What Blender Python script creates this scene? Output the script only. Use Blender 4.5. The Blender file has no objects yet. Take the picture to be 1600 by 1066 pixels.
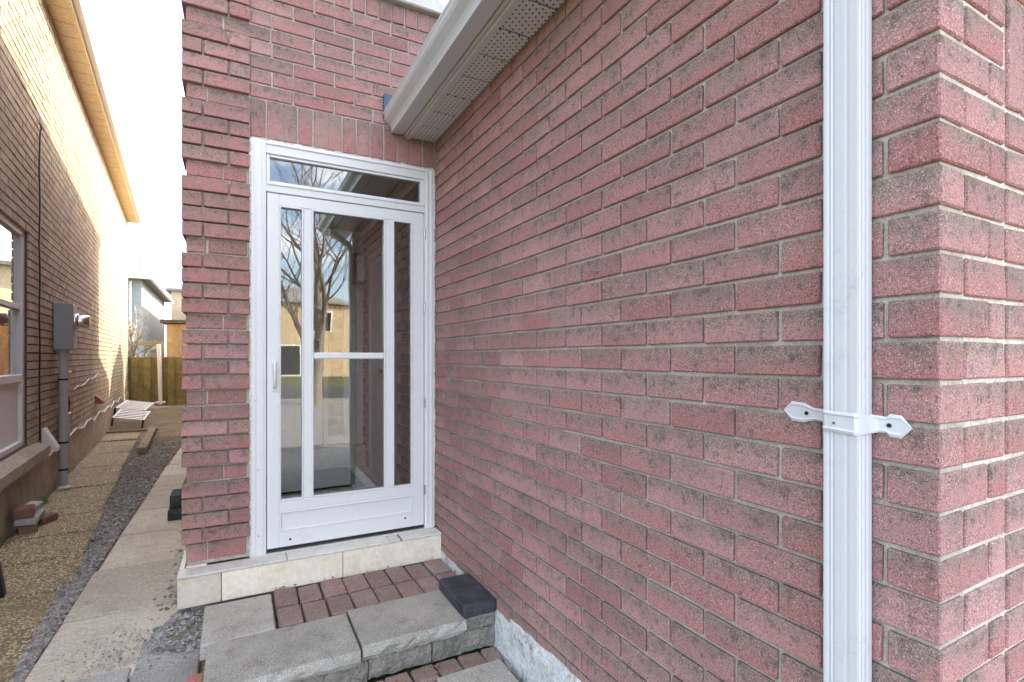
import bpy, math, random
from mathutils import Vector, Matrix
R = math.radians
random.seed(7)
sc = bpy.context.scene
col = sc.collection

# ------------------------------------------------------------------ camera
CAM = Vector((-1.116, -3.141, 1.24)); YAW = R(28.1)
cd = bpy.data.cameras.new('camera'); cam = bpy.data.objects.new('camera', cd); col.objects.link(cam)
cam.location = CAM; cam.rotation_euler = (R(90), 0, -YAW)
cd.sensor_fit = 'HORIZONTAL'; cd.sensor_width = 36; cd.lens = 18.0
cd.shift_y = 25 / 1600; cd.clip_start = 0.02; cd.clip_end = 2000
sc.camera = cam

# ------------------------------------------------------------------ sky, sun, exposure
SUN = Vector((1.0, 0.8, 0.80)).normalized()          # direction towards the sun
elev = math.asin(SUN.z); azim = math.atan2(SUN.x, SUN.y)
w = bpy.data.worlds.new('World'); sc.world = w; w.use_nodes = True
wn = w.node_tree.nodes; wl = w.node_tree.links
bg = wn['Background']; bg.inputs['Strength'].default_value = 0.15
sky = wn.new('ShaderNodeTexSky'); sky.sky_type = 'NISHITA'; sky.sun_disc = False
sky.sun_elevation = elev; sky.sun_rotation = azim; sky.air_density = 1.0; sky.dust_density = 2.6; sky.ozone_density = 1.0
tc = wn.new('ShaderNodeTexCoord'); mp = wn.new('ShaderNodeMapping'); mp.inputs['Scale'].default_value = (1.0, 1.0, 2.6); mp.inputs['Location'].default_value = (3.0, 1.0, 0.0)
nz = wn.new('ShaderNodeTexNoise'); nz.inputs['Scale'].default_value = 2.3; nz.inputs['Detail'].default_value = 8; nz.inputs['Roughness'].default_value = 0.55
rp = wn.new('ShaderNodeValToRGB'); rp.color_ramp.elements[0].position = 0.48; rp.color_ramp.elements[1].position = 0.68
rp.color_ramp.elements[1].color = (0.85, 0.85, 0.85, 1)
mx = wn.new('ShaderNodeMix'); mx.data_type = 'RGBA'; mx.inputs['B'].default_value = (9.0, 8.3, 7.3, 1)
wl.new(tc.outputs['Generated'], mp.inputs['Vector']); wl.new(mp.outputs['Vector'], nz.inputs['Vector'])
wl.new(nz.outputs['Fac'], rp.inputs['Fac']); wl.new(rp.outputs['Color'], mx.inputs['Factor'])
wl.new(sky.outputs['Color'], mx.inputs['A']); wl.new(mx.outputs['Result'], bg.inputs['Color'])
sl = bpy.data.lights.new('sun', 'SUN'); sl.energy = 2.0; sl.angle = R(0.5); sl.color = (1.0, 0.90, 0.64)
so = bpy.data.objects.new('sun', sl); col.objects.link(so); so.rotation_euler = SUN.to_track_quat('Z', 'Y').to_euler()
so.location = (10, 10, 20)
vs = sc.view_settings; vs.view_transform = 'Standard'; vs.look = 'None'; vs.gamma = 1.0; vs.use_curve_mapping = False
vs.exposure = 2.5
sc.cycles.use_denoising = True
sc.cycles.max_bounces = 8; sc.cycles.transparent_max_bounces = 16
sc.cycles.caustics_reflective = False; sc.cycles.caustics_refractive = False

# ------------------------------------------------------------------ object helpers
ORG = {}
def link(name, me, mat=None, parent=None, loc=(0, 0, 0)):
    o = bpy.data.objects.new(name, me); col.objects.link(o)
    if parent is not None: o.parent = parent
    o.location = loc
    if mat is not None and me is not None and not me.materials: me.materials.append(mat)
    return o
def tag(o, label=None, cat=None, group=None, kind=None):
    if label: o['label'] = label
    if cat: o['category'] = cat
    if group: o['group'] = group
    if kind: o['kind'] = kind
    return o
def thing(name, label, cat, loc=(0, 0, 0), rotz=0.0, group=None, local=False):
    o = bpy.data.objects.new(name, None); col.objects.link(o)
    o.empty_display_size = 0.1; o.location = loc; o.rotation_euler = (0, 0, rotz)
    ORG[o] = Vector((0, 0, 0)) if local else Vector(loc)
    return tag(o, label, cat, group)

class MB:
    def __init__(s): s.v = []; s.f = []; s.bz = None; s.sm = []
    def add(s, vs_, fs_, smooth=False):
        b = len(s.v); s.v += [tuple(v) for v in vs_]; s.f += [tuple(b + i for i in f) for f in fs_]; s.sm += [smooth] * len(fs_)
        return s
    def box(s, x0, x1, y0, y1, z0, z1, M=None):
        vs_ = [Vector((x, y, z)) for z in (z0, z1) for y in (y0, y1) for x in (x0, x1)]
        if M: vs_ = [M @ v for v in vs_]
        return s.add(vs_, [(0, 2, 3, 1), (4, 5, 7, 6), (0, 1, 5, 4), (2, 6, 7, 3), (0, 4, 6, 2), (1, 3, 7, 5)])
    def bbox(s, x0, x1, y0, y1, z0, z1, b=0.003, j=0.0, M=None, rng=random):
        """bevelled box: 26 faces, corners jittered by j"""
        P = {}
        vs_ = []
        lo = (x0, y0, z0); hi = (x1, y1, z1)
        b = min(b, 0.45 * min(x1 - x0, y1 - y0, z1 - z0))
        for sx in (0, 1):
            for sy in (0, 1):
                for sz in (0, 1):
                    sg = (sx, sy, sz)
                    jj = [rng.uniform(-j, j) for _ in range(3)]
                    for a in range(3):
                        p = []
                        for k in range(3):
                            e = hi[k] if sg[k] else lo[k]
                            if k != a: e += -b if sg[k] else b
                            p.append(e + jj[k] + rng.uniform(-j, j) * 0.4)
                        P[(sg, a)] = len(vs_); vs_.append(Vector(p))
        fs_ = []
        for a in range(3):
            u, v = (a + 1) % 3, (a + 2) % 3
            for sd in (0, 1):
                q = []
                for (su, sv) in ((0, 0), (1, 0), (1, 1), (0, 1)):
                    g = [0, 0, 0]; g[a] = sd; g[u] = su; g[v] = sv; q.append(P[(tuple(g), a)])
                fs_.append(tuple(q if sd else q[::-1]))
            for su in (0, 1):
                for sv in (0, 1):
                    g0 = [0, 0, 0]; g0[u] = su; g0[v] = sv; g1 = list(g0); g1[a] = 1
                    g0 = tuple(g0); g1 = tuple(g1)
                    q = (P[(g0, u)], P[(g1, u)], P[(g1, v)], P[(g0, v)])
                    fs_.append(q if (su == sv) else q[::-1])
        for sx in (0, 1):
            for sy in (0, 1):
                for sz in (0, 1):
                    g = (sx, sy, sz); q = (P[(g, 0)], P[(g, 1)], P[(g, 2)])
                    fs_.append(q if (sx + sy + sz) % 2 else q[::-1])
        if M: vs_ = [M @ v for v in vs_]
        return s.add(vs_, fs_)
    def prism(s, poly, a0, a1, axis='y', smooth=False, cap=True):
        """poly in the two other axes (order x,y,z without axis)"""
        n = len(poly)
        def mk(p, a):
            if axis == 'y': return (p[0], a, p[1])
            if axis == 'x': return (a, p[0], p[1])
            return (p[0], p[1], a)
        vs_ = [mk(p, a0) for p in poly] + [mk(p, a1) for p in poly]
        fs_ = [(i, (i + 1) % n, n + (i + 1) % n, n + i) for i in range(n)]
        s.add(vs_, fs_, smooth)
        if cap: s.add(vs_, [tuple(range(n))[::-1], tuple(range(n, 2 * n))])
        return s
    def strip(s, prof, a0, a1, axis='y', smooth=False):
        n = len(prof)
        def mk(p, a):
            if axis == 'y': return (p[0], a, p[1])
            if axis == 'x': return (a, p[0], p[1])
            return (p[0], p[1], a)
        return s.add([mk(p, a0) for p in prof] + [mk(p, a1) for p in prof], [(i, i + 1, n + i + 1, n + i) for i in range(n - 1)], smooth)
    def tube(s, pts, r, n=8, cap=True, smooth=True):
        pts = [Vector(p) for p in pts]; rs = r if isinstance(r, (list, tuple)) else [r] * len(pts)
        vs_ = []; fs_ = []; prev = None
        for i, p in enumerate(pts):
            d = (pts[min(i + 1, len(pts) - 1)] - pts[max(i - 1, 0)]).normalized()
            if prev is None:
                up = Vector((0, 0, 1)) if abs(d.z) < 0.9 else Vector((1, 0, 0))
                a = d.cross(up).normalized()
            else:
                a = (prev - d * prev.dot(d)).normalized()
            prev = a; b = d.cross(a)
            for k in range(n):
                t = 2 * math.pi * k / n
                vs_.append(p + (a * math.cos(t) + b * math.sin(t)) * rs[i])
        for i in range(len(pts) - 1):
            for k in range(n):
                k2 = (k + 1) % n
                fs_.append((i * n + k, i * n + k2, (i + 1) * n + k2, (i + 1) * n + k))
        s.add(vs_, fs_, smooth)
        if cap:
            m = len(pts)
            s.add(vs_[:n], [tuple(range(n))[::-1]]); s.add(vs_[(m - 1) * n:], [tuple(range(n))])
        return s
    def mesh(s, name, c=(0, 0, 0)):
        me = bpy.data.meshes.new(name)
        me.from_pydata([(v[0] - c[0], v[1] - c[1], v[2] - c[2]) for v in s.v], [], s.f)
        if any(s.sm): me.polygons.foreach_set('use_smooth', s.sm)
        if s.bz is not None:
            a = me.attributes.new('bz', 'FLOAT', 'POINT'); a.data.foreach_set('value', s.bz)
        me.update(); return me
    def build(s, name, mat, parent=None, label=None, kind=None, base=False):
        xs, ys, zs = zip(*s.v)
        c = Vector(((min(xs) + max(xs)) / 2, (min(ys) + max(ys)) / 2, min(zs) if base else (min(zs) + max(zs)) / 2))
        o = link(name, s.mesh(name, c), mat, parent, c - (ORG[parent] if parent is not None else Vector((0, 0, 0))))
        ORG[o] = c
        return tag(o, label, None, None, kind)

# ------------------------------------------------------------------ materials
def newmat(name):
    m = bpy.data.materials.new(name); m.use_nodes = True
    return m, m.node_tree.nodes, m.node_tree.links, m.node_tree.nodes['Principled BSDF']
class G:
    """tiny node-graph helper"""
    def __init__(s, m): s.n = m.node_tree.nodes; s.l = m.node_tree.links
    def val(s, sock, v):
        if hasattr(v, 'is_output') or isinstance(v, bpy.types.NodeSocket): s.l.new(v, sock)
        else: sock.default_value = v
    def math(s, op, a, b=0.0, c=None, clamp=False):
        n = s.n.new('ShaderNodeMath'); n.operation = op; n.use_clamp = clamp
        s.val(n.inputs[0], a); s.val(n.inputs[1], b)
        if c is not None: s.val(n.inputs[2], c)
        return n.outputs[0]
    def vmath(s, op, a, b=None, scale=None):
        n = s.n.new('ShaderNodeVectorMath'); n.operation = op
        s.val(n.inputs[0], a)
        if b is not None: s.val(n.inputs[1], b)
        if scale is not None: s.val(n.inputs['Scale'], scale)
        return n.outputs[0]
    def noise(s, vec, scale, detail=3, rough=0.55, out='Fac'):
        n = s.n.new('ShaderNodeTexNoise'); s.l.new(vec, n.inputs['Vector']); n.inputs['Scale'].default_value = scale
        n.inputs['Detail'].default_value = detail; n.inputs['Roughness'].default_value = rough
        return n.outputs[out]
    def voro(s, vec, scale, out='Distance', feature='F1'):
        n = s.n.new('ShaderNodeTexVoronoi'); n.feature = feature; s.l.new(vec, n.inputs['Vector']); n.inputs['Scale'].default_value = scale
        return n.outputs[out]
    def ramp(s, fac, stops):
        n = s.n.new('ShaderNodeValToRGB'); s.l.new(fac, n.inputs['Fac']); cr = n.color_ramp
        while len(cr.elements) < len(stops): cr.elements.new(0.5)
        for e, (p, c) in zip(cr.elements, stops):
            e.position = p; e.color = (*c, 1) if len(c) == 3 else c
        return n.outputs['Color']
    def sstep(s, x, a, b):
        n = s.n.new('ShaderNodeMapRange'); n.interpolation_type = 'SMOOTHSTEP'; s.val(n.inputs[0], x)
        n.inputs[1].default_value = a; n.inputs[2].default_value = b; n.inputs[3].default_value = 0; n.inputs[4].default_value = 1
        return n.outputs[0]
    def mix(s, f, a, b, mode='MIX'):
        n = s.n.new('ShaderNodeMix'); n.data_type = 'RGBA'; n.blend_type = mode
        s.val(n.inputs['Factor'], f)
        for k, v in (('A', a), ('B', b)):
            if isinstance(v, bpy.types.NodeSocket): s.l.new(v, n.inputs[k])
            else: n.inputs[k].default_value = (*v, 1) if len(v) == 3 else v
        return n.outputs['Result']
    def bump(s, h, strength=0.3, dist=0.004, normal=None):
        n = s.n.new('ShaderNodeBump'); n.inputs['Strength'].default_value = strength; n.inputs['Distance'].default_value = dist
        s.l.new(h, n.inputs['Height'])
        if normal is not None: s.l.new(normal, n.inputs['Normal'])
        return n.outputs[0]
    def pos(s): return s.n.new('ShaderNodeNewGeometry').outputs['Position']
    def rnd(s):
        a = s.n.new('ShaderNodeObjectInfo').outputs['Random']; b = s.n.new('ShaderNodeNewGeometry').outputs['Random Per Island']
        return s.math('FRACT', s.math('ADD', a, b))
    def attr(s, name):
        n = s.n.new('ShaderNodeAttribute'); n.attribute_name = name; return n.outputs['Fac']

def brick_mat(name, red, pink, grey, dark, greybias=0.0, grain=1.0, bumpk=1.0):
    m, n, l, p = newmat(name); g = G(m)
    r = g.rnd(); P = g.vmath('ADD', g.pos(), g.vmath('SCALE', (17.3, 31.1, 47.7), scale=r))
    r2 = g.math('FRACT', g.math('MULTIPLY', r, 7.31)); r3 = g.math('FRACT', g.math('MULTIPLY', r, 23.7))
    big = g.noise(P, 9, 3, 0.6); mid = g.noise(P, 38, 4, 0.65); fine = g.noise(P, 190, 3, 0.7); grit = g.noise(P, 420, 2, 0.6)
    base = g.mix(g.math('MULTIPLY', g.math('GREATER_THAN', g.math('FRACT', g.math('MULTIPLY', r, 91.7)), 0.93), 0.30), g.mix(r2, red, pink), grey)
    # firing marks: the upper part of most bricks is greyer
    t = g.math('ADD', g.math('MULTIPLY', g.attr('bz'), 1.15), g.math('MULTIPLY', g.math('SUBTRACT', big, 0.5), 2.0))
    t = g.math('ADD', t, g.math('MULTIPLY', g.math('SUBTRACT', mid, 0.5), 1.2))
    t = g.math('ADD', t, g.math('MULTIPLY', g.math('SUBTRACT', r3, 0.5), 0.4))
    c = g.mix(g.math('MULTIPLY', g.sstep(t, -0.35 - greybias, 0.75 - greybias), 0.95), base, grey)
    dk = g.math('MULTIPLY', g.sstep(g.math('ADD', mid, g.math('MULTIPLY', t, 0.09)), 0.565, 0.68), g.sstep(fine, 0.40, 0.60))
    c = g.mix(g.math('MULTIPLY', dk, 0.72), c, dark)
    c = g.mix(g.math('MULTIPLY', g.sstep(fine, 0.50, 0.74), 0.42 * grain), c, dark)
    c = g.mix(g.math('MULTIPLY', g.sstep(grit, 0.60, 0.72), 0.55 * grain), c, (0.62, 0.50, 0.46))
    gr = g.math('ADD', g.math('MULTIPLY', g.math('SUBTRACT', fine, 0.5), 1.9 * grain), g.math('MULTIPLY', g.math('SUBTRACT', grit, 0.5), 1.7 * grain))
    c = g.mix(1.0, c, g.vmath('SCALE', (1, 1, 1), scale=g.math('MAXIMUM', g.math('ADD', 1.04, gr), 0.2)), 'MULTIPLY')
    br = g.math('ADD', 0.90, g.math('MULTIPLY', g.math('FRACT', g.math('MULTIPLY', r, 51.9)), 0.20))
    c = g.mix(1.0, c, g.vmath('SCALE', (1, 1, 1), scale=br), 'MULTIPLY')
    W_ = g.pos()
    st_n = g.noise(W_, 1.3, 5, 0.6); c = g.mix(1.0, c, g.vmath('SCALE', (1, 1, 1), scale=g.math('ADD', 0.76, g.math('MULTIPLY', st_n, 0.48))), 'MULTIPLY')
    sm = g.math('MULTIPLY', g.sstep(g.noise(W_, 21, 5, 0.7), 0.66, 0.76), g.sstep(g.noise(W_, 3.1, 3, 0.5), 0.45, 0.62))
    c = g.mix(g.math('MULTIPLY', sm, 0.55), c, (0.52, 0.46, 0.40))
    l.new(c, p.inputs['Base Color']); p.inputs['Roughness'].default_value = 0.93; p.inputs['Specular IOR Level'].default_value = 0.25
    h = g.math('ADD', g.math('MULTIPLY', fine, 0.6), g.math('ADD', g.math('MULTIPLY', grit, 0.5), g.math('MULTIPLY', mid, 0.7)))
    l.new(g.bump(h, 0.75 * bumpk, 0.006), p.inputs['Normal'])
    return m
def rough_mat(name, c0, c1, s1=6, s2=120, dirt=None, dirtk=0.5, speck=None, bumpk=0.4, rough=0.9, bd=0.004, grain=0.9):
    m, n, l, p = newmat(name); g = G(m)
    r = g.rnd(); P = g.vmath('ADD', g.pos(), g.vmath('SCALE', (13.3, 21.1, 7.7), scale=r))
    a = g.noise(P, s1, 4, 0.6); b = g.noise(P, s2, 3, 0.65)
    c = g.mix(g.sstep(g.math('ADD', a, g.math('MULTIPLY', g.math('SUBTRACT', b, 0.5), 0.5)), 0.3, 0.7), c0, c1)
    if dirt: c = g.mix(g.math('MULTIPLY', g.sstep(g.noise(P, s1 * 2.7, 5, 0.7), 0.52, 0.72), dirtk), c, dirt)
    if speck: c = g.mix(g.math('MULTIPLY', g.sstep(g.noise(P, s2 * 1.7, 2, 0.5), 0.57, 0.66), 0.8), c, speck)
    c = g.mix(1.0, c, g.vmath('SCALE', (1, 1, 1), scale=g.math('ADD', 0.86, g.math('MULTIPLY', r, 0.28))), 'MULTIPLY')
    if grain: c = g.mix(1.0, c, g.vmath('SCALE', (1, 1, 1), scale=g.math('ADD', 1.0, g.math('MULTIPLY', g.math('SUBTRACT', b, 0.5), grain))), 'MULTIPLY')
    l.new(c, p.inputs['Base Color']); p.inputs['Roughness'].default_value = rough; p.inputs['Specular IOR Level'].default_value = 0.3
    l.new(g.bump(g.math('ADD', b, g.math('MULTIPLY', a, 0.6)), bumpk, bd), p.inputs['Normal'])
    return m
def paint_mat(name, c, rough=0.35, dirt=(0.35, 0.34, 0.33), dk=0.25, s=7, spec=0.5):
    m, n, l, p = newmat(name); g = G(m); P = g.pos()
    a = g.noise(P, s, 5, 0.65); b = g.noise(P, s * 16, 2, 0.6)
    f = g.math('MULTIPLY', g.sstep(g.math('ADD', g.math('MULTIPLY', a, 0.75), g.math('MULTIPLY', b, 0.25)), 0.54, 0.74), dk)
    l.new(g.mix(f, c, dirt), p.inputs['Base Color']); p.inputs['Roughness'].default_value = rough; p.inputs['Specular IOR Level'].default_value = spec
    l.new(g.bump(a, 0.05, 0.01), p.inputs['Normal'])
    return m
def flat(name, c, rough=0.5, metal=0.0):
    m, n, l, p = newmat(name); p.inputs['Base Color'].default_value = (*c, 1); p.inputs['Roughness'].default_value = rough; p.inputs['Metallic'].default_value = metal
    return m
def glass_mat(name, tint=(0.93, 0.96, 0.95), ior=1.55, mult=1.0):
    m, n, l, p = newmat(name); n.remove(p); g = G(m)
    out = n['Material Output']; tr = n.new('ShaderNodeBsdfTransparent'); tr.inputs['Color'].default_value = (*tint, 1)
    gl = n.new('ShaderNodeBsdfGlossy'); gl.inputs['Roughness'].default_value = 0.0; gl.inputs['Color'].default_value = (1, 1, 1, 1)
    fr = n.new('ShaderNodeFresnel'); fr.inputs['IOR'].default_value = ior
    mxs = n.new('ShaderNodeMixShader'); l.new(g.math('MULTIPLY', fr.outputs[0], mult, clamp=True), mxs.inputs['Fac'])
    l.new(g.bump(g.noise(g.pos(), 2.2, 1, 0.4), 0.03, 0.03), gl.inputs['Normal'])
    l.new(tr.outputs[0], mxs.inputs[1]); l.new(gl.outputs[0], mxs.inputs[2]); l.new(mxs.outputs[0], out.inputs['Surface'])
    return m

M = {}
M['brick'] = brick_mat('pink brick', (0.435, 0.196, 0.184), (0.495, 0.272, 0.256), (0.300, 0.218, 0.188), (0.060, 0.040, 0.036), 0.06, 1.3)
M['mortar'] = rough_mat('mortar', (0.54, 0.48, 0.41), (0.67, 0.61, 0.53), 12, 160, (0.33, 0.29, 0.25), 0.4, bumpk=0.6)
M['nbrick'] = brick_mat('buff brick', (0.43, 0.345, 0.24), (0.49, 0.41, 0.295), (0.40, 0.33, 0.245), (0.17, 0.12, 0.085), 0.1, 0.5, 0.6)
M['nmortar'] = rough_mat('dark mortar', (0.085, 0.066, 0.052), (0.13, 0.105, 0.085), 12, 160, bumpk=0.4)
M['white'] = paint_mat('white painted aluminium', (0.80, 0.81, 0.83), 0.38, (0.42, 0.41, 0.40), 0.22)
M['pipe'] = paint_mat('white downspout paint', (0.69, 0.70, 0.725), 0.4, (0.28, 0.28, 0.29), 0.28, 12)
M['soffit_trim'] = paint_mat('beige trim', (0.60, 0.575, 0.55), 0.45, (0.3, 0.28, 0.26), 0.3)
M['gutter'] = paint_mat('grey white gutter', (0.62, 0.63, 0.66), 0.30, (0.32, 0.31, 0.31), 0.3)
M['glass'] = glass_mat('window glass', (0.97, 0.98, 0.975), 1.6, 2.3)
M['caulk'] = rough_mat('caulk', (0.62, 0.58, 0.52), (0.75, 0.73, 0.70), 20, 90, bumpk=0.6)
M['tile'] = rough_mat('cream stone tile', (0.74, 0.67, 0.53), (0.82, 0.77, 0.66), 5, 40, (0.60, 0.47, 0.31), 0.4, bumpk=0.25, grain=0.15, rough=0.55)
M['tiletop'] = rough_mat('pale stone tile', (0.66, 0.63, 0.57), (0.76, 0.74, 0.70), 5, 50, (0.48, 0.43, 0.36), 0.4, bumpk=0.12, grain=0.15, rough=0.5)
M['grout'] = rough_mat('grout', (0.20, 0.18, 0.16), (0.30, 0.27, 0.24), 12, 120)
M['pavered'] = rough_mat('red paver', (0.28, 0.165, 0.14), (0.32, 0.225, 0.20), 6, 190, (0.20, 0.178, 0.160), 0.95, (0.62, 0.58, 0.54), 0.8, bd=0.005, grain=1.8)
M['capstone'] = rough_mat('grey capstone', (0.34, 0.325, 0.285), (0.46, 0.44, 0.39), 5, 210, (0.235, 0.215, 0.18), 0.75, (0.66, 0.65, 0.62), 0.7, bd=0.005, grain=1.8)
M['rockface'] = rough_mat('split rock face', (0.26, 0.245, 0.21), (0.38, 0.36, 0.315), 11, 90, (0.15, 0.14, 0.115), 0.6, bumpk=1.0, bd=0.02)
M['charcoal'] = rough_mat('charcoal concrete', (0.035, 0.038, 0.046), (0.075, 0.08, 0.092), 9, 150, (0.12, 0.12, 0.13), 0.3, bumpk=0.5)
M['concrete'] = rough_mat('concrete slab', (0.56, 0.515, 0.42), (0.68, 0.635, 0.535), 2.6, 70, (0.38, 0.335, 0.255), 0.55, bumpk=0.3)
M['greyslab'] = rough_mat('grey slab', (0.32, 0.315, 0.30), (0.42, 0.41, 0.395), 5, 150, (0.22, 0.21, 0.19), 0.5, (0.62, 0.61, 0.59), 0.5, grain=1.8)
M['parge'] = rough_mat('whitewashed parging', (0.66, 0.67, 0.66), (0.78, 0.78, 0.77), 4, 60, (0.20, 0.175, 0.14), 0.9, bumpk=0.6, bd=0.02)
M['foundation'] = rough_mat('foundation concrete', (0.36, 0.30, 0.225), (0.47, 0.40, 0.31), 3, 60, (0.20, 0.165, 0.125), 0.6, bumpk=0.5)
M['soil'] = rough_mat('soil', (0.17, 0.135, 0.085), (0.28, 0.235, 0.155), 3, 50, (0.14, 0.14, 0.06), 0.5, (0.35, 0.32, 0.28), 0.9, bd=0.02)
M['gravel'] = rough_mat('gravel stone', (0.17, 0.165, 0.16), (0.46, 0.44, 0.42), 3, 60, bumpk=0.5)
M['wood'] = rough_mat('weathered timber', (0.22, 0.16, 0.11), (0.36, 0.29, 0.22), 9, 90, bumpk=0.5)
M['fence'] = rough_mat('mossy fence board', (0.20, 0.165, 0.065), (0.31, 0.25, 0.115), 5, 60, (0.10, 0.105, 0.035), 0.6, bumpk=0.5)
M['cedar'] = rough_mat('cedar shed wood', (0.40, 0.27, 0.13), (0.50, 0.36, 0.20), 5, 60, bumpk=0.4)
M['darkroof'] = rough_mat('roof shingle', (0.07, 0.06, 0.055), (0.12, 0.10, 0.09), 6, 60, bumpk=0.6)
M['pvc'] = flat('white plastic', (0.78, 0.78, 0.76), 0.4)
M['greymetal'] = paint_mat('grey meter box', (0.30, 0.32, 0.335), 0.45, (0.12, 0.12, 0.12), 0.3)
M['conduit'] = paint_mat('grey conduit', (0.46, 0.465, 0.48), 0.5, (0.16, 0.15, 0.14), 0.35)
M['steel'] = flat('bright steel', (0.6, 0.6, 0.6), 0.25, 1.0)
M['black'] = flat('black plastic', (0.012, 0.012, 0.013), 0.45)
M['wire'] = flat('grey white cable', (0.62, 0.60, 0.56), 0.5)
M['brass'] = flat('brass', (0.70, 0.47, 0.15), 0.25, 1.0)
M['frost'] = flat('frosted lamp glass', (0.85, 0.86, 0.87), 0.3)
M['mat'] = rough_mat('navy mat', (0.012, 0.014, 0.03), (0.025, 0.028, 0.05), 20, 200, bumpk=0.6)
M['interior'] = flat('interior white', (0.80, 0.80, 0.79), 0.6)
M['bluemetal'] = paint_mat('blue flashing', (0.045, 0.085, 0.14), 0.4)
M['bark'] = rough_mat('bark', (0.16, 0.13, 0.11), (0.27, 0.23, 0.20), 12, 60, bumpk=0.6)
M['palebark'] = rough_mat('pale twigs', (0.34, 0.30, 0.24), (0.50, 0.46, 0.40), 12, 60, bumpk=0.4)
M['asphalt'] = rough_mat('asphalt', (0.055, 0.055, 0.056), (0.085, 0.084, 0.082), 2, 80, bumpk=0.4)
M['drive'] = rough_mat('driveway', (0.22, 0.21, 0.20), (0.30, 0.29, 0.275), 1.5, 60, bumpk=0.3)
M['lawn'] = rough_mat('dormant lawn', (0.09, 0.10, 0.035), (0.17, 0.16, 0.07), 2, 60, bumpk=0.8)
M['weed'] = flat('weed leaf', (0.10, 0.22, 0.03), 0.7)
M['siding'] = rough_mat('grey brick siding', (0.34, 0.35, 0.37), (0.42, 0.43, 0.45), 2, 30, bumpk=0.2)
M['beigewall'] = rough_mat('beige stucco', (0.55, 0.42, 0.27), (0.64, 0.51, 0.35), 2, 30, bumpk=0.2)
M['yellowsoffit'] = rough_mat('yellow soffit', (0.76, 0.64, 0.40), (0.80, 0.69, 0.46), 2, 30, bumpk=0.1, rough=0.6)
M['redbrick'] = rough_mat('loose red brick', (0.34, 0.13, 0.10), (0.44, 0.20, 0.15), 9, 120, (0.2, 0.15, 0.12), 0.5, bumpk=0.7)
M['oldbrick'] = rough_mat('dull old brick', (0.20, 0.10, 0.08), (0.28, 0.15, 0.12), 9, 120, (0.14, 0.11, 0.09), 0.6, bumpk=0.7)
M['farroof'] = rough_mat('pale shingle', (0.22, 0.21, 0.20), (0.30, 0.29, 0.28), 6, 60)
M['litter'] = rough_mat('dry leaf', (0.22, 0.12, 0.05), (0.36, 0.23, 0.11), 20, 90)
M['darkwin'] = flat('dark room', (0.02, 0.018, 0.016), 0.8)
M['oldwin'] = paint_mat('weathered white frame', (0.76, 0.75, 0.73), 0.5, (0.25, 0.23, 0.2), 0.4)

def agg_mat():
    m, n, l, p = newmat('exposed aggregate'); g = G(m); P = g.pos()
    vc = n.new('ShaderNodeTexVoronoi'); vc.inputs['Scale'].default_value = 75; l.new(P, vc.inputs['Vector'])
    d = vc.outputs['Distance']; cv = vc.outputs['Color']
    sp = n.new('ShaderNodeSeparateColor'); l.new(cv, sp.inputs[0])
    c = g.ramp(sp.outputs[0], [(0.0, (0.20, 0.13, 0.055)), (0.4, (0.58, 0.44, 0.20)), (0.75, (0.76, 0.62, 0.35)), (1.0, (0.80, 0.74, 0.62))])
    c = g.mix(g.sstep(d, 0.35, 0.6), c, (0.22, 0.165, 0.10))
    c = g.mix(g.math('MULTIPLY', g.sstep(g.noise(P, 2.3, 4, 0.65), 0.48, 0.66), 0.5), c, (0.22, 0.175, 0.11))
    l.new(c, p.inputs['Base Color']); p.inputs['Roughness'].default_value = 0.85
    l.new(g.bump(g.math('SUBTRACT', 1.0, d), 0.8, 0.006), p.inputs['Normal'])
    return m
M['aggregate'] = agg_mat()
def soffit_mat():
    m, n, l, p = newmat('perforated soffit'); g = G(m); P = g.pos()
    sx = n.new('ShaderNodeSeparateXYZ'); l.new(P, sx.inputs[0])
    a = g.math('MULTIPLY', sx.outputs[0], 44.0); b = g.math('MULTIPLY', sx.outputs[1], 36.0)
    row = g.math('FLOOR', a); b = g.math('ADD', b, g.math('MULTIPLY', g.math('MODULO', g.math('ABSOLUTE', row), 2.0), 0.5))
    fa = g.math('SUBTRACT', g.math('FRACT', a), 0.5); fb = g.math('SUBTRACT', g.math('FRACT', b), 0.5)
    dd = g.math('SQRT', g.math('ADD', g.math('MULTIPLY', fa, fa), g.math('MULTIPLY', fb, fb)))
    hole = g.math('LESS_THAN', dd, 0.19)
    l.new(g.mix(hole, (0.66, 0.645, 0.63), (0.02, 0.02, 0.02)), p.inputs['Base Color']); p.inputs['Roughness'].default_value = 0.5
    return m
M['soffit'] = soffit_mat()

# ------------------------------------------------------------------ brick builder
CACHE = {}
def brick_mesh(sx, sy, sz, mat, variant, bev=0.003, jit=0.0013):
    key = (round(sx, 3), round(sy, 3), round(sz, 3), mat.name, variant)
    if key not in CACHE:
        rng = random.Random(hash(key) & 0xffff)
        b = MB().bbox(-sx / 2, sx / 2, -sy / 2, sy / 2, -sz / 2, sz / 2, bev, jit, rng=rng)
        b.bz = [v[2] / sz for v in b.v]
        me = b.mesh('brick'); me.materials.append(mat); CACHE[key] = me
    return CACHE[key]
def area_in_view(lo, hi):
    """rough size in the picture of a box, 0 when it is out of the frame"""
    ca, sa = math.cos(YAW), math.sin(YAW)
    c = [(a + b) / 2 - k for a, b, k in zip(lo, hi, CAM)]
    d = c[0] * sa + c[1] * ca
    if d < 0.1: return 0
    x = 800 + 800 * (c[0] * ca - c[1] * sa) / d; y = 558 - 800 * c[2] / d
    if x < -60 or x > 1660 or y < -30 or y > 1096: return 0
    return (800 / d) ** 2 * (hi[2] - lo[2]) * 0.2
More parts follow.
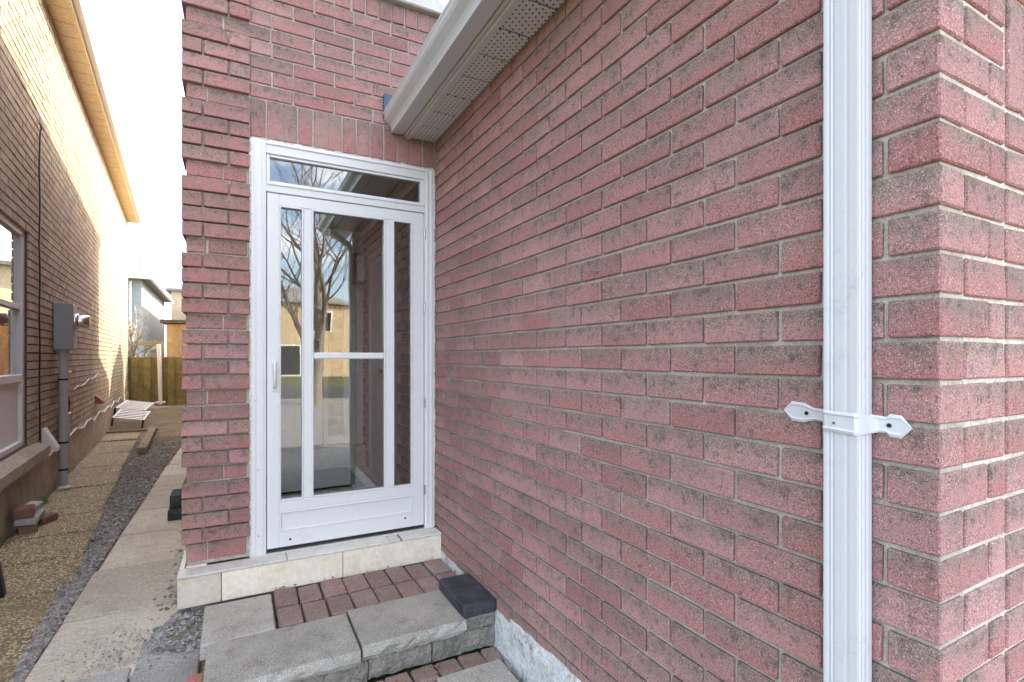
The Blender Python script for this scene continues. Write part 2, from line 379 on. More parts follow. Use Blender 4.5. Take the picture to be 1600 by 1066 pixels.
class BrickSet:
    """collects bricks (frame coordinates) of one thing; the largest 300 in view become objects, the rest one mesh"""
    def __init__(s): s.b = []
    def add(s, wall, x0, x1, y0, y1, z0, z1, tilt=True): s.b.append((wall, (x0, y0, z0), (x1, y1, z1), tilt))
    def finish(s, mat, thingroot, limit=300, size=None, restname='small_bricks', bev=0.003, jit=0.0013):
        key = size or (lambda w_, lo, hi: area_in_view(lo, hi))
        order = sorted(range(len(s.b)), key=lambda i: -key(s.b[i][0], s.b[i][1], s.b[i][2]))
        solo = set(i for i in order[:limit] if key(s.b[i][0], s.b[i][1], s.b[i][2]) > 0)
        rest = MB(); rest.bz = []
        rng = random.Random(3)
        for i, (wall, lo, hi, tilt) in enumerate(s.b):
            c = Vector([(a + b) / 2 for a, b in zip(lo, hi)]); sz = [b - a for a, b in zip(lo, hi)]
            if i in solo:
                me = brick_mesh(sz[0], sz[1], sz[2], mat, rng.randrange(4), bev, jit)
                o = link('brick', me, None, wall, c - ORG[wall])
                if tilt:
                    o.location += Vector((rng.uniform(-1, 1) * 0.0012, rng.uniform(-1, 1) * 0.0012, rng.uniform(-1, 1) * 0.0012))
                    o.rotation_euler = (rng.uniform(-1, 1) * 0.004, rng.uniform(-1, 1) * 0.004, rng.uniform(-1, 1) * 0.004)
            else:
                n0 = len(rest.v); rest.bbox(*[q for a, b in zip(lo, hi) for q in (a, b)], b=bev, j=jit, rng=rng) if len(s.b) < 1500 else rest.box(*[q for a, b in zip(lo, hi) for q in (a, b)])
                rest.bz += [(v[2] - c.z) / sz[2] for v in rest.v[n0:]]
        if rest.v: rest.build(restname, mat, thingroot, kind='stuff')
def coursing(z0, z1, first, pitch=0.08):
    k = math.floor((z0 - first) / pitch); out = []
    while first + k * pitch < z1 - 0.01:
        out.append((k, first + k * pitch)); k += 1
    return out
JT = 0.0095          # mortar joint

# ================================================================== SETTING: ground, driveway, paths
GZ = -0.18
def sheet(name, x0, x1, y0, y1, z, mat):
    o = MB().add([(x0, y0, z), (x1, y0, z), (x1, y1, z), (x0, y1, z)], [(0, 1, 2, 3)]).build(name, mat); return tag(o, kind='structure')
sheet('ground', -600, 600, -600, 600, GZ - 0.03, M['lawn'])
# soil strip with relief between the houses
def soil():
    rng = random.Random(5); b = MB(); nx, ny = 24, 90; x0, x1, y0, y1 = -4.4, -1.2, -2.2, 16.0
    for j in range(ny + 1):
        for i in range(nx + 1):
            b.v.append((x0 + (x1 - x0) * i / nx, y0 + (y1 - y0) * j / ny, GZ - 0.018 + rng.uniform(-0.008, 0.008)))
    for j in range(ny):
        for i in range(nx):
            a = j * (nx + 1) + i; b.f.append((a, a + 1, a + nx + 2, a + nx + 1)); b.sm.append(True)
    tag(b.build('alley_soil', M['soil']), kind='structure')
soil()
sheet('driveway', -2.2, 4.4, -15.5, -2.75, GZ - 0.012, M['drive'])
sheet('street', -200, 200, -23, -15.5, GZ - 0.016, M['asphalt'])

# concrete slab path along our house
pth = tag(MB().box(-1.94, -1.352, -1.08, 6.4, GZ - 0.045, GZ - 0.022).build('slab_path', M['soil']), kind='structure')
ys = [-1.1, -0.348] + [0.406 + 0.754 * k for k in range(0, 9)]
rng = random.Random(11)
for a, b_ in zip(ys[:-1], ys[1:]):
    x0, x1 = -1.95 + rng.uniform(-0.006, 0.006), -1.345
    if b_ > 5.2: x0 += 0.02
    if a < -0.36: x1 = -1.60
    z = GZ + rng.uniform(-0.006, 0.006)
    o = MB().bbox(x0, x1, a + 0.008, b_ - 0.008, z - 0.045, z, 0.008, 0.004, rng=rng).build('slab', M['concrete'], pth)

# exposed-aggregate path, parallel with the neighbour's wall
NA = R(5.0); NO = Vector((-2.92, 4.39, 0.0))
def nw(x, y, z=0.0):
    return NO + Vector((x * math.cos(NA) - y * math.sin(NA), x * math.sin(NA) + y * math.cos(NA), z))
ap = tag(MB().box(0.03, 0.53, -6.0, 4.2, GZ - 0.045, GZ - 0.025).build('aggregate_path', M['soil']), kind='structure')
ap.location = nw(*ORG[ap].to_tuple()[:2], ORG[ap].z); ap.rotation_euler = (0, 0, NA)
yy = -6.0; kk = 0
while yy < 4.2:
    L = 0.62
    z = GZ + rng.uniform(-0.012, 0.012)
    MB().bbox(0.03, 0.54 + 0.03 * (yy < -2) + rng.uniform(-0.01, 0.012), yy + 0.011, min(yy + L, 4.3) - 0.011, z - 0.05, z, 0.008, 0.004, rng=rng).build('slab', M['aggregate'], ap)
    yy += L
# grey slabs beside the landing
gp = tag(MB().box(-1.80, -1.285, -1.30, -0.03, GZ - 0.025, GZ - 0.015).build('grey_slab_paving', M['soil']), kind='structure')
for (x0, x1, y0, y1) in [(-1.535, -1.275, -0.335, -0.035), (-1.535, -1.275, -0.645, -0.343), (-1.535, -1.275, -0.955, -0.653), (-1.80, -1.543, -0.50, -0.27), (-1.80, -1.543, -0.81, -0.508), (-1.535, -1.275, -1.26, -0.963), (-1.80, -1.543, -1.12, -0.818)]:
    MB().bbox(x0, x1, y0, y1, GZ - 0.03, GZ + 0.012 + rng.uniform(-0.004, 0.004), 0.006, 0.003, rng=rng).build('slab', M['greyslab'], gp)

# gravel: loose stones
def stones(n_list):
    b = MB(); rng = random.Random(21)
    base = [(1, 0, 0), (-1, 0, 0), (0, 1, 0), (0, -1, 0), (0, 0, 1), (0, 0, -1)]
    fs = [(0, 2, 4), (2, 1, 4), (1, 3, 4), (3, 0, 4), (2, 0, 5), (1, 2, 5), (3, 1, 5), (0, 3, 5)]
    for (n, fn, r0, r1, z) in n_list:
        for _ in range(n):
            x, y = fn(rng); r = rng.uniform(r0, r1) * (1 if rng.random() < 0.93 else rng.uniform(1.4, 2.3)); a = rng.uniform(0, 6.28)
            sx, sy, s_z = r * rng.uniform(0.7, 1.4), r * rng.uniform(0.6, 1.1), r * rng.uniform(0.35, 0.7)
            zz = z if z != 'mound' else mound_z(x, y) + rng.uniform(-0.002, 0.006)
            vs_ = []
            for (p, q, t) in base:
                p, q, t = p * sx * rng.uniform(0.75, 1.2), q * sy * rng.uniform(0.75, 1.2), t * s_z * rng.uniform(0.8, 1.2)
                vs_.append((x + p * math.cos(a) - q * math.sin(a), y + p * math.sin(a) + q * math.cos(a), zz + t + 0.2 * s_z))
            b.add(vs_, fs)
    return b
def strip_fn(r):
    y = -0.9 + 8.8 * r.random() ** 1.6
    xl = nw(0.53, 0)[0] - math.tan(NA) * (y - NO.y); xr = -1.962
    return (r.uniform(xl, xr + (0.3 if y > 6.3 else 0)), y)
def mound_z(x, y):
    d_ = math.hypot(max(0.0, -1.37 - x), max(0.0, -0.115 - y)) + max(0.0, y - 0.02) * 1.2
    return GZ - 0.012 + 0.135 * max(0.0, 1 - d_ / 0.17) ** 1.5
mm = MB(); nn = 16
for j in range(nn + 1):
    for i in range(nn + 1):
        x_, y_ = -1.58 + 0.31 * i / nn, -0.30 + 0.48 * j / nn; mm.v.append((x_, y_, mound_z(x_, y_) + rng.uniform(-0.004, 0.004)))
for j in range(nn):
    for i in range(nn):
        a = j * (nn + 1) + i; mm.f.append((a, a + 1, a + nn + 2, a + nn + 1)); mm.sm.append(True)
tag(mm.build('soil_mound', M['soil']), kind='structure')
def pile_fn(r): return (r.uniform(-1.50, -1.27), r.uniform(-0.24, 0.10))
def spill_fn(r): return (r.gauss(-1.60, 0.12), r.gauss(-0.12, 0.13))
def post_fn(r): return (r.gauss(-1.40, 0.05), r.uniform(0.3, 2.2))
gv = stones([(9000, strip_fn, 0.006, 0.017, GZ - 0.008), (1100, pile_fn, 0.006, 0.016, 'mound'), (380, spill_fn, 0.003, 0.007, GZ + 0.012), (500, post_fn, 0.006, 0.014, GZ + 0.004)])
tag(gv.build('gravel', M['gravel']), 'loose grey gravel between the two paving strips', 'gravel', kind='stuff')

# dry leaves and bits caught in joints and on the gravel
lt = MB(); rl = random.Random(77)
for _ in range(330):
    q = rl.random()
    if q < 0.55: x_, y_ = strip_fn(rl); z_ = GZ + 0.012
    elif q < 0.75: x_, y_, z_ = rl.uniform(-1.95, -1.40), rl.uniform(-0.3, 5.0), GZ + 0.010
    elif q < 0.9: x_, y_, z_ = rl.uniform(-0.95, -0.03), rl.choice((-0.136, -0.349)) - abs(rl.gauss(0, 0.006)), 0.006
    else: x_, y_, z_ = rl.uniform(-1.2, -0.05), rl.uniform(-0.99, -0.93), GZ + 0.026
    a = rl.uniform(0, 6.28); r_ = rl.uniform(0.004, 0.013); ca, sa = math.cos(a) * r_, math.sin(a) * r_
    lt.add([(x_ + ca, y_ + sa, z_ + rl.uniform(-0.003, 0.004)), (x_ - sa * 0.5, y_ + ca * 0.5, z_ + 0.003), (x_ - ca, y_ - sa, z_ + rl.uniform(-0.003, 0.004)), (x_ + sa * 0.5, y_ - ca * 0.5, z_)], [(0, 1, 2, 3)])
tag(lt.build('leaf_litter', M['litter']), 'bits of dry brown leaf scattered over the paving', 'leaves', kind='stuff')

# ================================================================== OUR HOUSE (front wall with the door)
house = thing('brick_house', 'pink brick house front with raised corner bricks around the white glass door', 'house', (-0.55, 0.0, GZ))
bs = BrickSet()
FZ = 1.466      # a bed joint of this wall
PX0, PX1 = -1.375, -1.063
# mortar cores
pier = MB().box(PX0 + 0.022, PX1 - 0.004, 0.008, 0.30, 0.15, 4.66).build('corner_pier', M['mortar'], house)
upper = MB().box(PX1 - 0.004, 4.2, 0.008, 0.24, 2.444, 4.66).build('front_wall', M['mortar'], house)
for k, z in coursing(0.19, 4.58, FZ):
    z0 = z + JT / 2 if z > 0.2 else 0.170; z1 = z + 0.08 - JT / 2
    rec = (k % 5) == 4                              # every fifth course is set back
    y0 = 0.0 if rec else -0.020
    xa = PX0 + (0.018 if rec else 0.0); xb = PX1 - (0.016 if (rec and z < 2.4) else 0.0)
    if rec:
        cut = xa + (0.095 if (k // 5) % 2 == 0 else 0.17)
        cuts = [xa, cut, xb]
    else:
        cuts = [xa, xa + (0.212 if k % 2 == 0 else 0.094), xb]
    if rec and z > 2.6: cuts[-1] = xb + 0.10
    for a, b_ in zip(cuts[:-1], cuts[1:]):
        bs.add(pier, a + (JT / 2 if a > xa else 0), b_ - (JT / 2 if b_ < xb else 0), y0, 0.12 if a > xa else 0.2, z0, z1)
    if z > 2.62:
        off = 0.10 if (k % 5) == 4 else (0.0 if k % 2 else 0.106)
        x = PX1 + JT / 2
        if off == 0.10: x = PX1 + 0.10 + JT
        first = True
        while x < 0.62:
            ln = (0.102 if off == 0.106 and first else 0.2125); first = False
            if z < 3.30 or x + ln < -0.53: bs.add(upper, x, x + ln, -0.001, 0.09, z0, z1)
            elif x < -0.56: bs.add(upper, x, -0.53, -0.001, 0.09, z0, z1)
            x += ln + JT
# soldier course above the door
n = 13; wdt = (PX1 - (-0.004)) / -n
for i in range(n):
    x = PX1 + i * wdt
    bs.add(upper, x + JT * 0.4, x + wdt - JT * 0.4, -0.001 + 0.001 * (i % 3), 0.09, 2.452, 2.661)
# rowlock under the upstairs sill
for i in range(14):
    x = -0.52 + i * 0.08
    bs.add(upper, x + JT / 2, x + 0.08 - JT / 2, -0.004, 0.09, 3.311, 3.42)
# vestibule side brick (inside, behind the door glass)
vest = MB().box(0.008, 0.05, 0.02, 2.2, 0.16, 2.45).build('vestibule_wall', M['mortar'], house)
for k, z in coursing(0.17, 2.44, 1.273):
    y = 0.03 - (0.11 if k % 2 else 0.0)
    while y < 2.15:
        a, b_ = max(y, 0.03), min(y + 0.2125, 2.17)
        if b_ - a > 0.03 and not (b_ > 1.0 and a < 1.90 and z < 2.24 and z > 0.0):
            bs.add(vest, 0.0, 0.045, a, b_, max(z, 0.17) + JT / 2, z + 0.08 - JT / 2)
        y += 0.222
bs.finish(M['brick'], house, 300, lambda w_, lo, hi: 0 if w_ is vest else area_in_view(lo, hi) * (hi[0] - lo[0]) / 0.2)
# upstairs window sill and window
MB().bbox(-0.56, 0.66, -0.045, 0.1, 3.43, 3.52, 0.008).build('window_sill', M['tiletop'], house)
uw = MB().bbox(-0.52, -0.45, -0.02, 0.02, 3.521, 4.60, 0.004).bbox(0.53, 0.60, -0.02, 0.02, 3.521, 4.60, 0.004).bbox(-0.45, 0.53, -0.02, 0.02, 4.53, 4.60, 0.004).bbox(-0.45, 0.53, -0.02, 0.02, 3.521, 3.59, 0.004).bbox(0.01, 0.07, -0.02, 0.02, 3.59, 4.53, 0.004).build('upstairs_window', M['white'], house)
for (a, b_) in [(-0.45, 0.01), (0.07, 0.53)]: MB().box(a, b_, 0.0, 0.006, 3.59, 4.53).build('pane', M['darkwin'], uw)
# body of the house behind
bd = MB()
bd.box(PX0 + 0.03, 4.2, 0.31, 0.33, 2.47, 4.67)
bd.box(PX0 + 0.03, PX0 + 0.06, 0.31, 0.55, GZ, 4.67); bd.box(PX0 + 0.03, PX0 + 0.2, 1.95, 9.46, GZ, 4.67); bd.box(PX0 + 0.03, PX0 + 0.06, 0.55, 1.95, GZ, 0.5); bd.box(PX0 + 0.03, PX0 + 0.06, 0.55, 1.95, 2.3, 4.67); bd.box(PX0 + 0.21, 6.0, 9.3, 9.46, GZ, 4.67); bd.box(5.9, 6.0, 0.31, 9.29, GZ, 4.67)
bd.build('house_body', M['brick'], house)
ev = MB(); e0, e1, f0, f1 = -1.47, 6.1, -0.10, 9.62
ev.add([(e0, f0, 4.67), (e1, f0, 4.67), (e1, f1, 4.67), (e0, f1, 4.67), (e0, f0, 4.72), (e1, f0, 4.72), (e1, f1, 4.72), (e0, f1, 4.72), (1.9, 3.4, 6.2), (2.7, 3.4, 6.2), (2.7, 6.0, 6.2), (1.9, 6.0, 6.2)],
       [(0, 3, 2, 1), (0, 1, 5, 4), (1, 2, 6, 5), (2, 3, 7, 6), (3, 0, 4, 7), (4, 5, 9, 8), (5, 6, 10, 9), (6, 7, 11, 10), (7, 4, 8, 11), (8, 9, 10, 11)])
ev.build('roof', M['darkroof'], house)
MB().prism([(9.47, GZ), (11.06, GZ), (11.06, 2.32), (9.47, 2.72)], -1.42, 3.0, 'x').build('shadow_extension', M['brick'], house)  # unseen block added to cast the low slanted shadow on the neighbour's wall

# door frame with transom -------------------------------------------------
FX0, FX1, FT, FB = -1.056, -0.012, 2.436, 0.152
DX0, DX1, DT, DB = -0.978, -0.078, 2.150, 0.176
fr = MB()
fr.bbox(FX0, DX0 - 0.004, -0.016, 0.075, FB, FT, 0.003)
fr.bbox(DX1 + 0.004, FX1, -0.016, 0.075, FB, FT, 0.003)
fr.bbox(DX0 - 0.004, DX1 + 0.004, -0.015, 0.075, 2.365, FT, 0.003)
fr.bbox(DX0 - 0.004, DX1 + 0.004, -0.015, 0.075, DT + 0.004, 2.205, 0.003)
frame = fr.build('door_frame', M['white'], house)
st = MB()                                            # raised beads on the frame faces
for x in (FX0 + 0.012, FX0 + 0.05): st.bbox(x, x + 0.012, -0.0225, -0.0155, FB, FT - 0.012, 0.002)
for x in (FX1 - 0.024, FX1 - 0.052): st.bbox(x, x + 0.010, -0.0225, -0.0155, FB, FT - 0.012, 0.002)
st.bbox(FX0 + 0.07, FX1 - 0.06, -0.0225, -0.0145, FT - 0.022, FT - 0.010, 0.002)
st.bbox(DX0 + 0.0, DX1 - 0.0, -0.022, -0.0145, 2.205 - 0.012, 2.204, 0.002); st.build('bead', M['white'], frame)
tg = MB()
tg.bbox(DX0 - 0.003, -0.993 + 0.03, -0.006, 0.04, 2.206, 2.364, 0.002); tg.bbox(-0.100, DX1 + 0.003, -0.006, 0.04, 2.206, 2.364, 0.002)
tg.bbox(-0.962, -0.101, -0.006, 0.04, 2.349, 2.364, 0.002); tg.bbox(-0.962, -0.101, -0.006, 0.04, 2.206, 2.218, 0.002)
tr = tg.build('transom', M['white'], house)
MB().box(-0.966, -0.097, 0.012, 0.017, 2.214, 2.353).build('pane', M['glass'], tr)
MB().tube([(FX0 + 0.022, -0.027, 1.0), (FX0 + 0.022, -0.022, 1.0)], 0.003, 6).build('screw', M['steel'], frame)
for zz in (0.26, 0.62, 1.42, 1.95):
    MB().tube([(FX0 + 0.035, -0.019, zz), (FX0 + 0.035, -0.0155, zz)], 0.0035, 6).build('screw', M['steel'], frame)
# caulk between frame and bricks
ck = MB(); rng = random.Random(4)
def caulk_line(x0, x1, z0, z1, n, vert=True):
    for i in range(n):
        t0, t1 = i / n, (i + 1) / n; j = rng.uniform(0, 0.003)
        if vert: ck.bbox(x0 - j, x1, -0.012 + rng.uniform(-0.004, 0.003), 0.03, z0 + (z1 - z0) * t0, z0 + (z1 - z0) * t1, 0.003, 0.0015, rng=rng)
        else: ck.bbox(x0 + (x1 - x0) * t0, x0 + (x1 - x0) * t1, -0.010 + rng.uniform(-0.004, 0.003), 0.03, z0, z1 + j, 0.003, 0.0015, rng=rng)
caulk_line(FX0 - 0.009, FX0 + 0.001, FB, FT, 60); caulk_line(FX1 + 0.0, FX1 + 0.010, FB, FT, 60); caulk_line(FX0, FX1, FT - 0.001, FT + 0.008, 24, False)
ck.build('caulk', M['caulk'], house)

# storm door ----------------------------------------------------------------
GL, GR = -0.917, -0.152; G0, G1 = 0.433, 2.087
d = MB(); yo, yi = -0.010, 0.028
d.bbox(DX0, GL, yo, yi, DB, DT, 0.003); d.bbox(GR, DX1, yo, yi, DB, DT, 0.003)
d.bbox(GL, GR, yo, yi, G1, DT, 0.003); d.bbox(GL, GR, yo, yi, DB, 0.262, 0.003); d.bbox(GL, GR, yo, yi, 0.375, G0, 0.003)
d.bbox(-0.789, -0.746, yo + 0.002, yi, G0, G1, 0.003); d.bbox(-0.321, -0.278, yo + 0.002, yi, G0, G1, 0.003)
door = d.build('storm_door', M['white'], house)
mo = MB()
for (a, b_, z0, z1) in [(GL, -0.789, G0, G1), (-0.746, -0.321, G0, G1), (-0.278, GR, G0, G1)]:
    t = 0.010
    mo.bbox(a, a + t, -0.014, 0.01, z0, z1, 0.003); mo.bbox(b_ - t, b_, -0.014, 0.01, z0, z1, 0.003)
    mo.bbox(a + t, b_ - t, -0.014, 0.01, z1 - t, z1, 0.003); mo.bbox(a + t, b_ - t, -0.014, 0.01, z0, z0 + t, 0.003)
mo.build('glazing_bead', M['white'], door)
MB().bbox(-0.736, -0.331, -0.013, 0.026, 1.228, 1.266, 0.006).build('meeting_rail', M['white'], door)
for (a, b_, z0, z1) in [(GL, -0.789, G0, G1), (-0.741, -0.326, G0, 1.24), (-0.741, -0.326, 1.255, G1), (-0.278, GR, G0, G1)]:
    MB().box(a + 0.006, b_ - 0.006, 0.008, 0.012, z0 + 0.006, z1 - 0.006).build('pane', M['glass'], door)
kp = MB().box(GL, GR, 0.0, 0.018, 0.262, 0.375); kick = kp.build('kick_panel', M['white'], door)
km = MB()
for (a, b_, z0, z1) in [(GL, GR, 0.262, 0.274), (GL, GR, 0.364, 0.375)]: km.bbox(a + 0.012, b_ - 0.012, -0.0125, -0.0, z0, z1, 0.003)
for (a, b_) in [(GL, GL + 0.012), (GR - 0.012, GR)]: km.bbox(a, b_, -0.0125, -0.0, 0.262, 0.375, 0.003)
km.build('panel_molding', M['white'], door)
# handle: slim pull with rounded back plate
hd = MB(); hx = -0.9405
hd.bbox(hx - 0.014, hx + 0.014, -0.016, -0.009, 1.045, 1.225, 0.005)
hd.tube([(hx, -0.016, 1.068), (hx, -0.044, 1.082), (hx, -0.050, 1.12), (hx, -0.050, 1.16), (hx, -0.044, 1.196), (hx, -0.016, 1.208)], [0.009, 0.008, 0.007, 0.007, 0.008, 0.009], 8)
hd.build('handle', M['white'], door)
for (x, z) in [(-0.86, 0.215), (-0.20, 0.235)]:
    MB().tube([(x, -0.013, z), (x, -0.0095, z)], 0.006, 8).build('screw', M['black'], door)
for z in (0.40, 0.95, 1.55, 2.02): MB().tube([(DX1 + 0.002, -0.018, z - 0.03), (DX1 + 0.002, -0.018, z + 0.03)], 0.005, 6).build('hinge', M['steel'], door)
MB().box(DX0, DX1, -0.004, 0.02, 0.160, DB - 0.002).build('door_sweep', M['black'], door)

# vestibule behind the glass ----------------------------------------------------
v = MB(); v.box(-1.30, -1.28, 0.31, 0.55, 0.15, 2.6); v.box(-1.30, -1.28, 1.95, 2.3, 0.15, 2.6); v.box(-1.30, -1.28, 0.55, 1.95, 0.15, 0.5); v.box(-1.30, -1.28, 0.55, 1.95, 2.3, 2.6); v.box(-1.28, 0.3, 0.02, 2.3, 2.50, 2.52)
v.build('vestibule_lining', M['interior'], house)
sw = MB().bbox(-1.33, -1.285, 0.551, 0.60, 0.501, 2.299, 0.003).bbox(-1.33, -1.285, 1.90, 1.949, 0.501, 2.299, 0.003).bbox(-1.33, -1.285, 0.60, 1.90, 0.501, 0.55, 0.003).bbox(-1.33, -1.285, 0.60, 1.90, 2.25, 2.299, 0.003).build('added_daylight_window', M['white'], house)  # unseen window, added to let daylight into the vestibule
MB().box(-1.31, -1.305, 0.60, 1.90, 0.55, 2.25).build('pane', M['glass'], sw)
vb = MB(); vb.box(-1.28, -0.98, 2.16, 2.24, 0.16, 2.5); vb.box(-0.12, 0.0, 2.16, 2.24, 0.16, 2.5); vb.box(-0.98, -0.12, 2.16, 2.24, 2.34, 2.5)
vb.build('vestibule_back_wall', M['interior'], house)
vf = MB().box(-1.28, 0.0, 0.10, 2.16, 0.11, 0.160).build('vestibule_floor', M['grout'], house)
for i in range(3):
    for j in range(4):
        MB().box(-1.28 + i * 0.43, -1.28 + i * 0.43 + 0.425, 0.10 + j * 0.51, 0.10 + j * 0.51 + 0.505, 0.155, 0.168).build('tile', M['tile'], vf)
MB().bbox(-1.27, -0.005, 2.00, 2.158, 0.168, 0.37, 0.006).build('inner_step', M['tile'], house)
ed = MB().bbox(-0.96, -0.40, 2.12, 2.165, 0.39, 2.33, 0.004).build('entry_door', M['interior'], house)
for (z0, z1) in [(0.55, 1.05), (1.25, 2.15)]:
    for (a, b_) in [(-0.90, -0.71), (-0.65, -0.46)]:
        MB().bbox(a, b_, 2.108, 2.122, z0, z1, 0.012).build('panel', M['interior'], ed)
eh = MB().bbox(-0.455, -0.425, 2.105, 2.121, 1.20, 1.42, 0.004).bbox(-0.452, -0.428, 2.098, 2.112, 1.46, 1.53, 0.006).build('handle_plate', M['brass'], ed)
MB().tube([(-0.44, 2.10, 1.24), (-0.44, 2.06, 1.27), (-0.44, 2.06, 1.36), (-0.44, 2.10, 1.39)], 0.009, 8).build('handle', M['black'], ed)
sd = MB().bbox(-0.385, -0.35, 2.10, 2.17, 0.39, 2.33, 0.003).bbox(-0.20, -0.125, 2.10, 2.17, 0.39, 2.33, 0.003).bbox(-0.35, -0.20, 2.10, 2.17, 0.39, 0.47, 0.003).bbox(-0.35, -0.20, 2.10, 2.17, 2.26, 2.33, 0.003).build('sidelight', M['interior'], house)
MB().box(-0.352, -0.198, 2.13, 2.136, 0.46, 2.27).build('pane', M['glass'], sd)
MB().box(-0.5, -0.1, 2.6, 2.62, 0.3, 2.4).build('hall_backing', M['darkwin'], house)
gd = MB().bbox(-0.012, 0.02, 1.02, 1.10, 0.17, 2.22, 0.004).bbox(-0.012, 0.02, 1.80, 1.88, 0.17, 2.22, 0.004).bbox(-0.012, 0.02, 1.10, 1.80, 2.14, 2.22, 0.004).bbox(0.0, 0.03, 1.10, 1.80, 0.18, 2.14, 0.003).build('side_door', M['interior'], house)
MB().tube([(0.0, 1.17, 1.12), (-0.045, 1.17, 1.12), (-0.055, 1.17, 1.12), (-0.075, 1.17, 1.12)], [0.012, 0.012, 0.028, 0.024], 10).build('door_knob', M['black'], gd)
o = MB().bbox(-0.96, -0.19, 1.16, 1.98, 0.169, 0.178, 0.003).build('door_mat', M['mat']); tag(o, 'dark navy mat on the tiled floor behind the glass door', 'mat')
wlp = thing('wall_lamp', 'black framed wall lamp with frosted glass inside the porch', 'lamp', (0.0, 1.985, 1.98))
lf = MB()
for (y0, y1) in [(1.915, 1.937), (2.033, 2.045)]:
    for (x0, x1) in [(-0.130, -0.108), (-0.040, -0.018)]: lf.box(x0, x1, y0, y1, 1.98, 2.22)
lf.bbox(-0.13, -0.015, 1.92, 2.05, 2.22, 2.245, 0.004).bbox(-0.13, -0.015, 1.92, 2.05, 1.955, 1.98, 0.004).bbox(-0.0149, 0.0, 1.94, 2.03, 1.97, 2.23, 0.003)
lf.build('frame', M['black'], wlp); MB().box(-0.107, -0.041, 1.925, 2.032, 1.981, 2.219).build('diffuser', M['frost'], wlp)

# ================================================================== tiled entrance step
step = thing('entrance_step', 'low doorstep faced with cream stone tiles under the white door', 'step', (-0.69, -0.06, GZ))
MB().box(-1.372, -0.010, -0.112, 0.30, -0.02, 0.136).box(-1.33, -0.010, -0.08, 0.30, GZ, -0.021).build('core', M['grout'], step)
for (a, b_) in [(-1.384, -1.196), (-1.192, -0.595), (-0.591, -0.004)]:
    MB().bbox(a, b_, -0.125, -0.1125, -0.012, 0.1335, 0.0015).build('riser_tile', M['tile'], step)
for (a, b_) in [(-1.386, -0.885), (-0.881, -0.327), (-0.323, -0.262), (-0.247, -0.003)]:
    MB().bbox(a, b_, -0.127, -0.018, 0.1365, 0.1485, 0.0015).build('top_tile', M['tiletop'], step)
MB().bbox(-1.386, -1.362, -0.016, 0.28, 0.1365, 0.1485, 0.0015).build('top_tile', M['tiletop'], step)
MB().bbox(-1.356, -1.262, -0.016, 0.002, 0.1365, 0.156, 0.0015).build('top_tile', M['tiletop'], step)
MB().bbox(-1.06, -0.012, -0.0165, 0.08, 0.1365, 0.1515, 0.0015).build('top_tile', M['tiletop'], step)
MB().bbox(-1.3845, -1.3725, -0.11, 0.28, -0.012, 0.1335, 0.0015).build('riser_tile', M['tile'], step)

# ================================================================== landing with pavers and capstones
ld = tag(MB().box(-1.25, -0.005, -0.76, -0.13, GZ, -0.072).build('paved_landing', M['soil']), kind='structure')
rng = random.Random(8)
for r_, (y0, y1) in enumerate([(-0.345, -0.142), (-0.552, -0.353)]):
    x = -0.955
    while x < -0.03:
        wd = 0.116 + rng.uniform(-0.004, 0.004); x1 = min(x + wd, -0.012)
        if x1 - x > 0.04:
            dz = rng.uniform(-0.007, 0.004)
            MB().bbox(x + 0.003, x1 - 0.003, y0 + rng.uniform(0, 0.008), y1 - rng.uniform(0, 0.008), -0.06, 0.0 + dz, 0.007, 0.003, rng=rng).build('paver', M['pavered'], ld)
        x = x1 + 0.002
def rock(name, x0, x1, y0, y1, z0, z1, mat, parent, rough=0.008, nx=14, nz=4, face=None):
    """block whose front (-y) face is split rock: a lumpy grid"""
    b = MB(); rg = random.Random(int((x0 + 9) * 1000)); top = []
    for j in range(nz + 1):
        for i in range(nx + 1):
            yy_ = y0 + (rg.uniform(-rough, rough) if j < nz else rg.uniform(-rough, rough) * 0.8) + (0.012 if j == nz else 0)
            b.v.append((x0 + (x1 - x0) * i / nx, yy_, z0 + (z1 - z0) * j / nz + (rg.uniform(-0.003, 0.001) if j == nz else 0)))
    for j in range(nz):
        for i in range(nx):
            a = j * (nx + 1) + i; b.f.append((a, a + 1, a + nx + 2, a + nx + 1)); b.sm.append(False)
    o = b.build(name + '_face' if face else name, mat, parent)
    return o
def capstone(x0, x1, y0f, y1, z0, z1):
    rg = random.Random(int((x0 + 9) * 977)); nx = 14; nz = 3; b = MB()
    for j in range(nz + 1):
        for i in range(nx + 1):
            bulge = 0.012 * math.sin(math.pi * j / nz)
            b.v.append((x0 + (x1 - x0) * i / nx, y0f + 0.012 - bulge + rg.uniform(-0.007, 0.007), z0 + (z1 - z0) * j / nz + (rg.uniform(-0.004, 0.0) if j == nz else rg.uniform(-0.003, 0.003))))
    ft = len(b.v) - (nx + 1)
    for j in range(nz):
        for i in range(nx):
            a = j * (nx + 1) + i; b.f.append((a, a + 1, a + nx + 2, a + nx + 1))
    n0 = len(b.v); bk = [(x1, y1, z1), (x0, y1, z1), (x1, y1, z0), (x0, y1, z0)]
    b.v += bk
    b.f.append(tuple(range(ft, ft + nx + 1)) + (n0, n0 + 1))
    b.f.append((n0, n0 + 2, n0 + 3, n0 + 1))
    b.f.append(tuple(j * (nx + 1) for j in range(nz, -1, -1)) + (n0 + 3, n0 + 1))
    b.f.append(tuple(j * (nx + 1) + nx for j in range(nz + 1)) + (n0, n0 + 2))
    b.sm = [False] * len(b.f)
    return b
MB().bbox(-1.263, -0.967, -0.570, -0.175, -0.07, 0.0, 0.005, 0.002, rng=rng).build('edging_slab', M['capstone'], ld)
capstone(-1.235, -0.660, -0.935, -0.578, -0.066, 0.0).build('capstone', M['capstone'], ld)
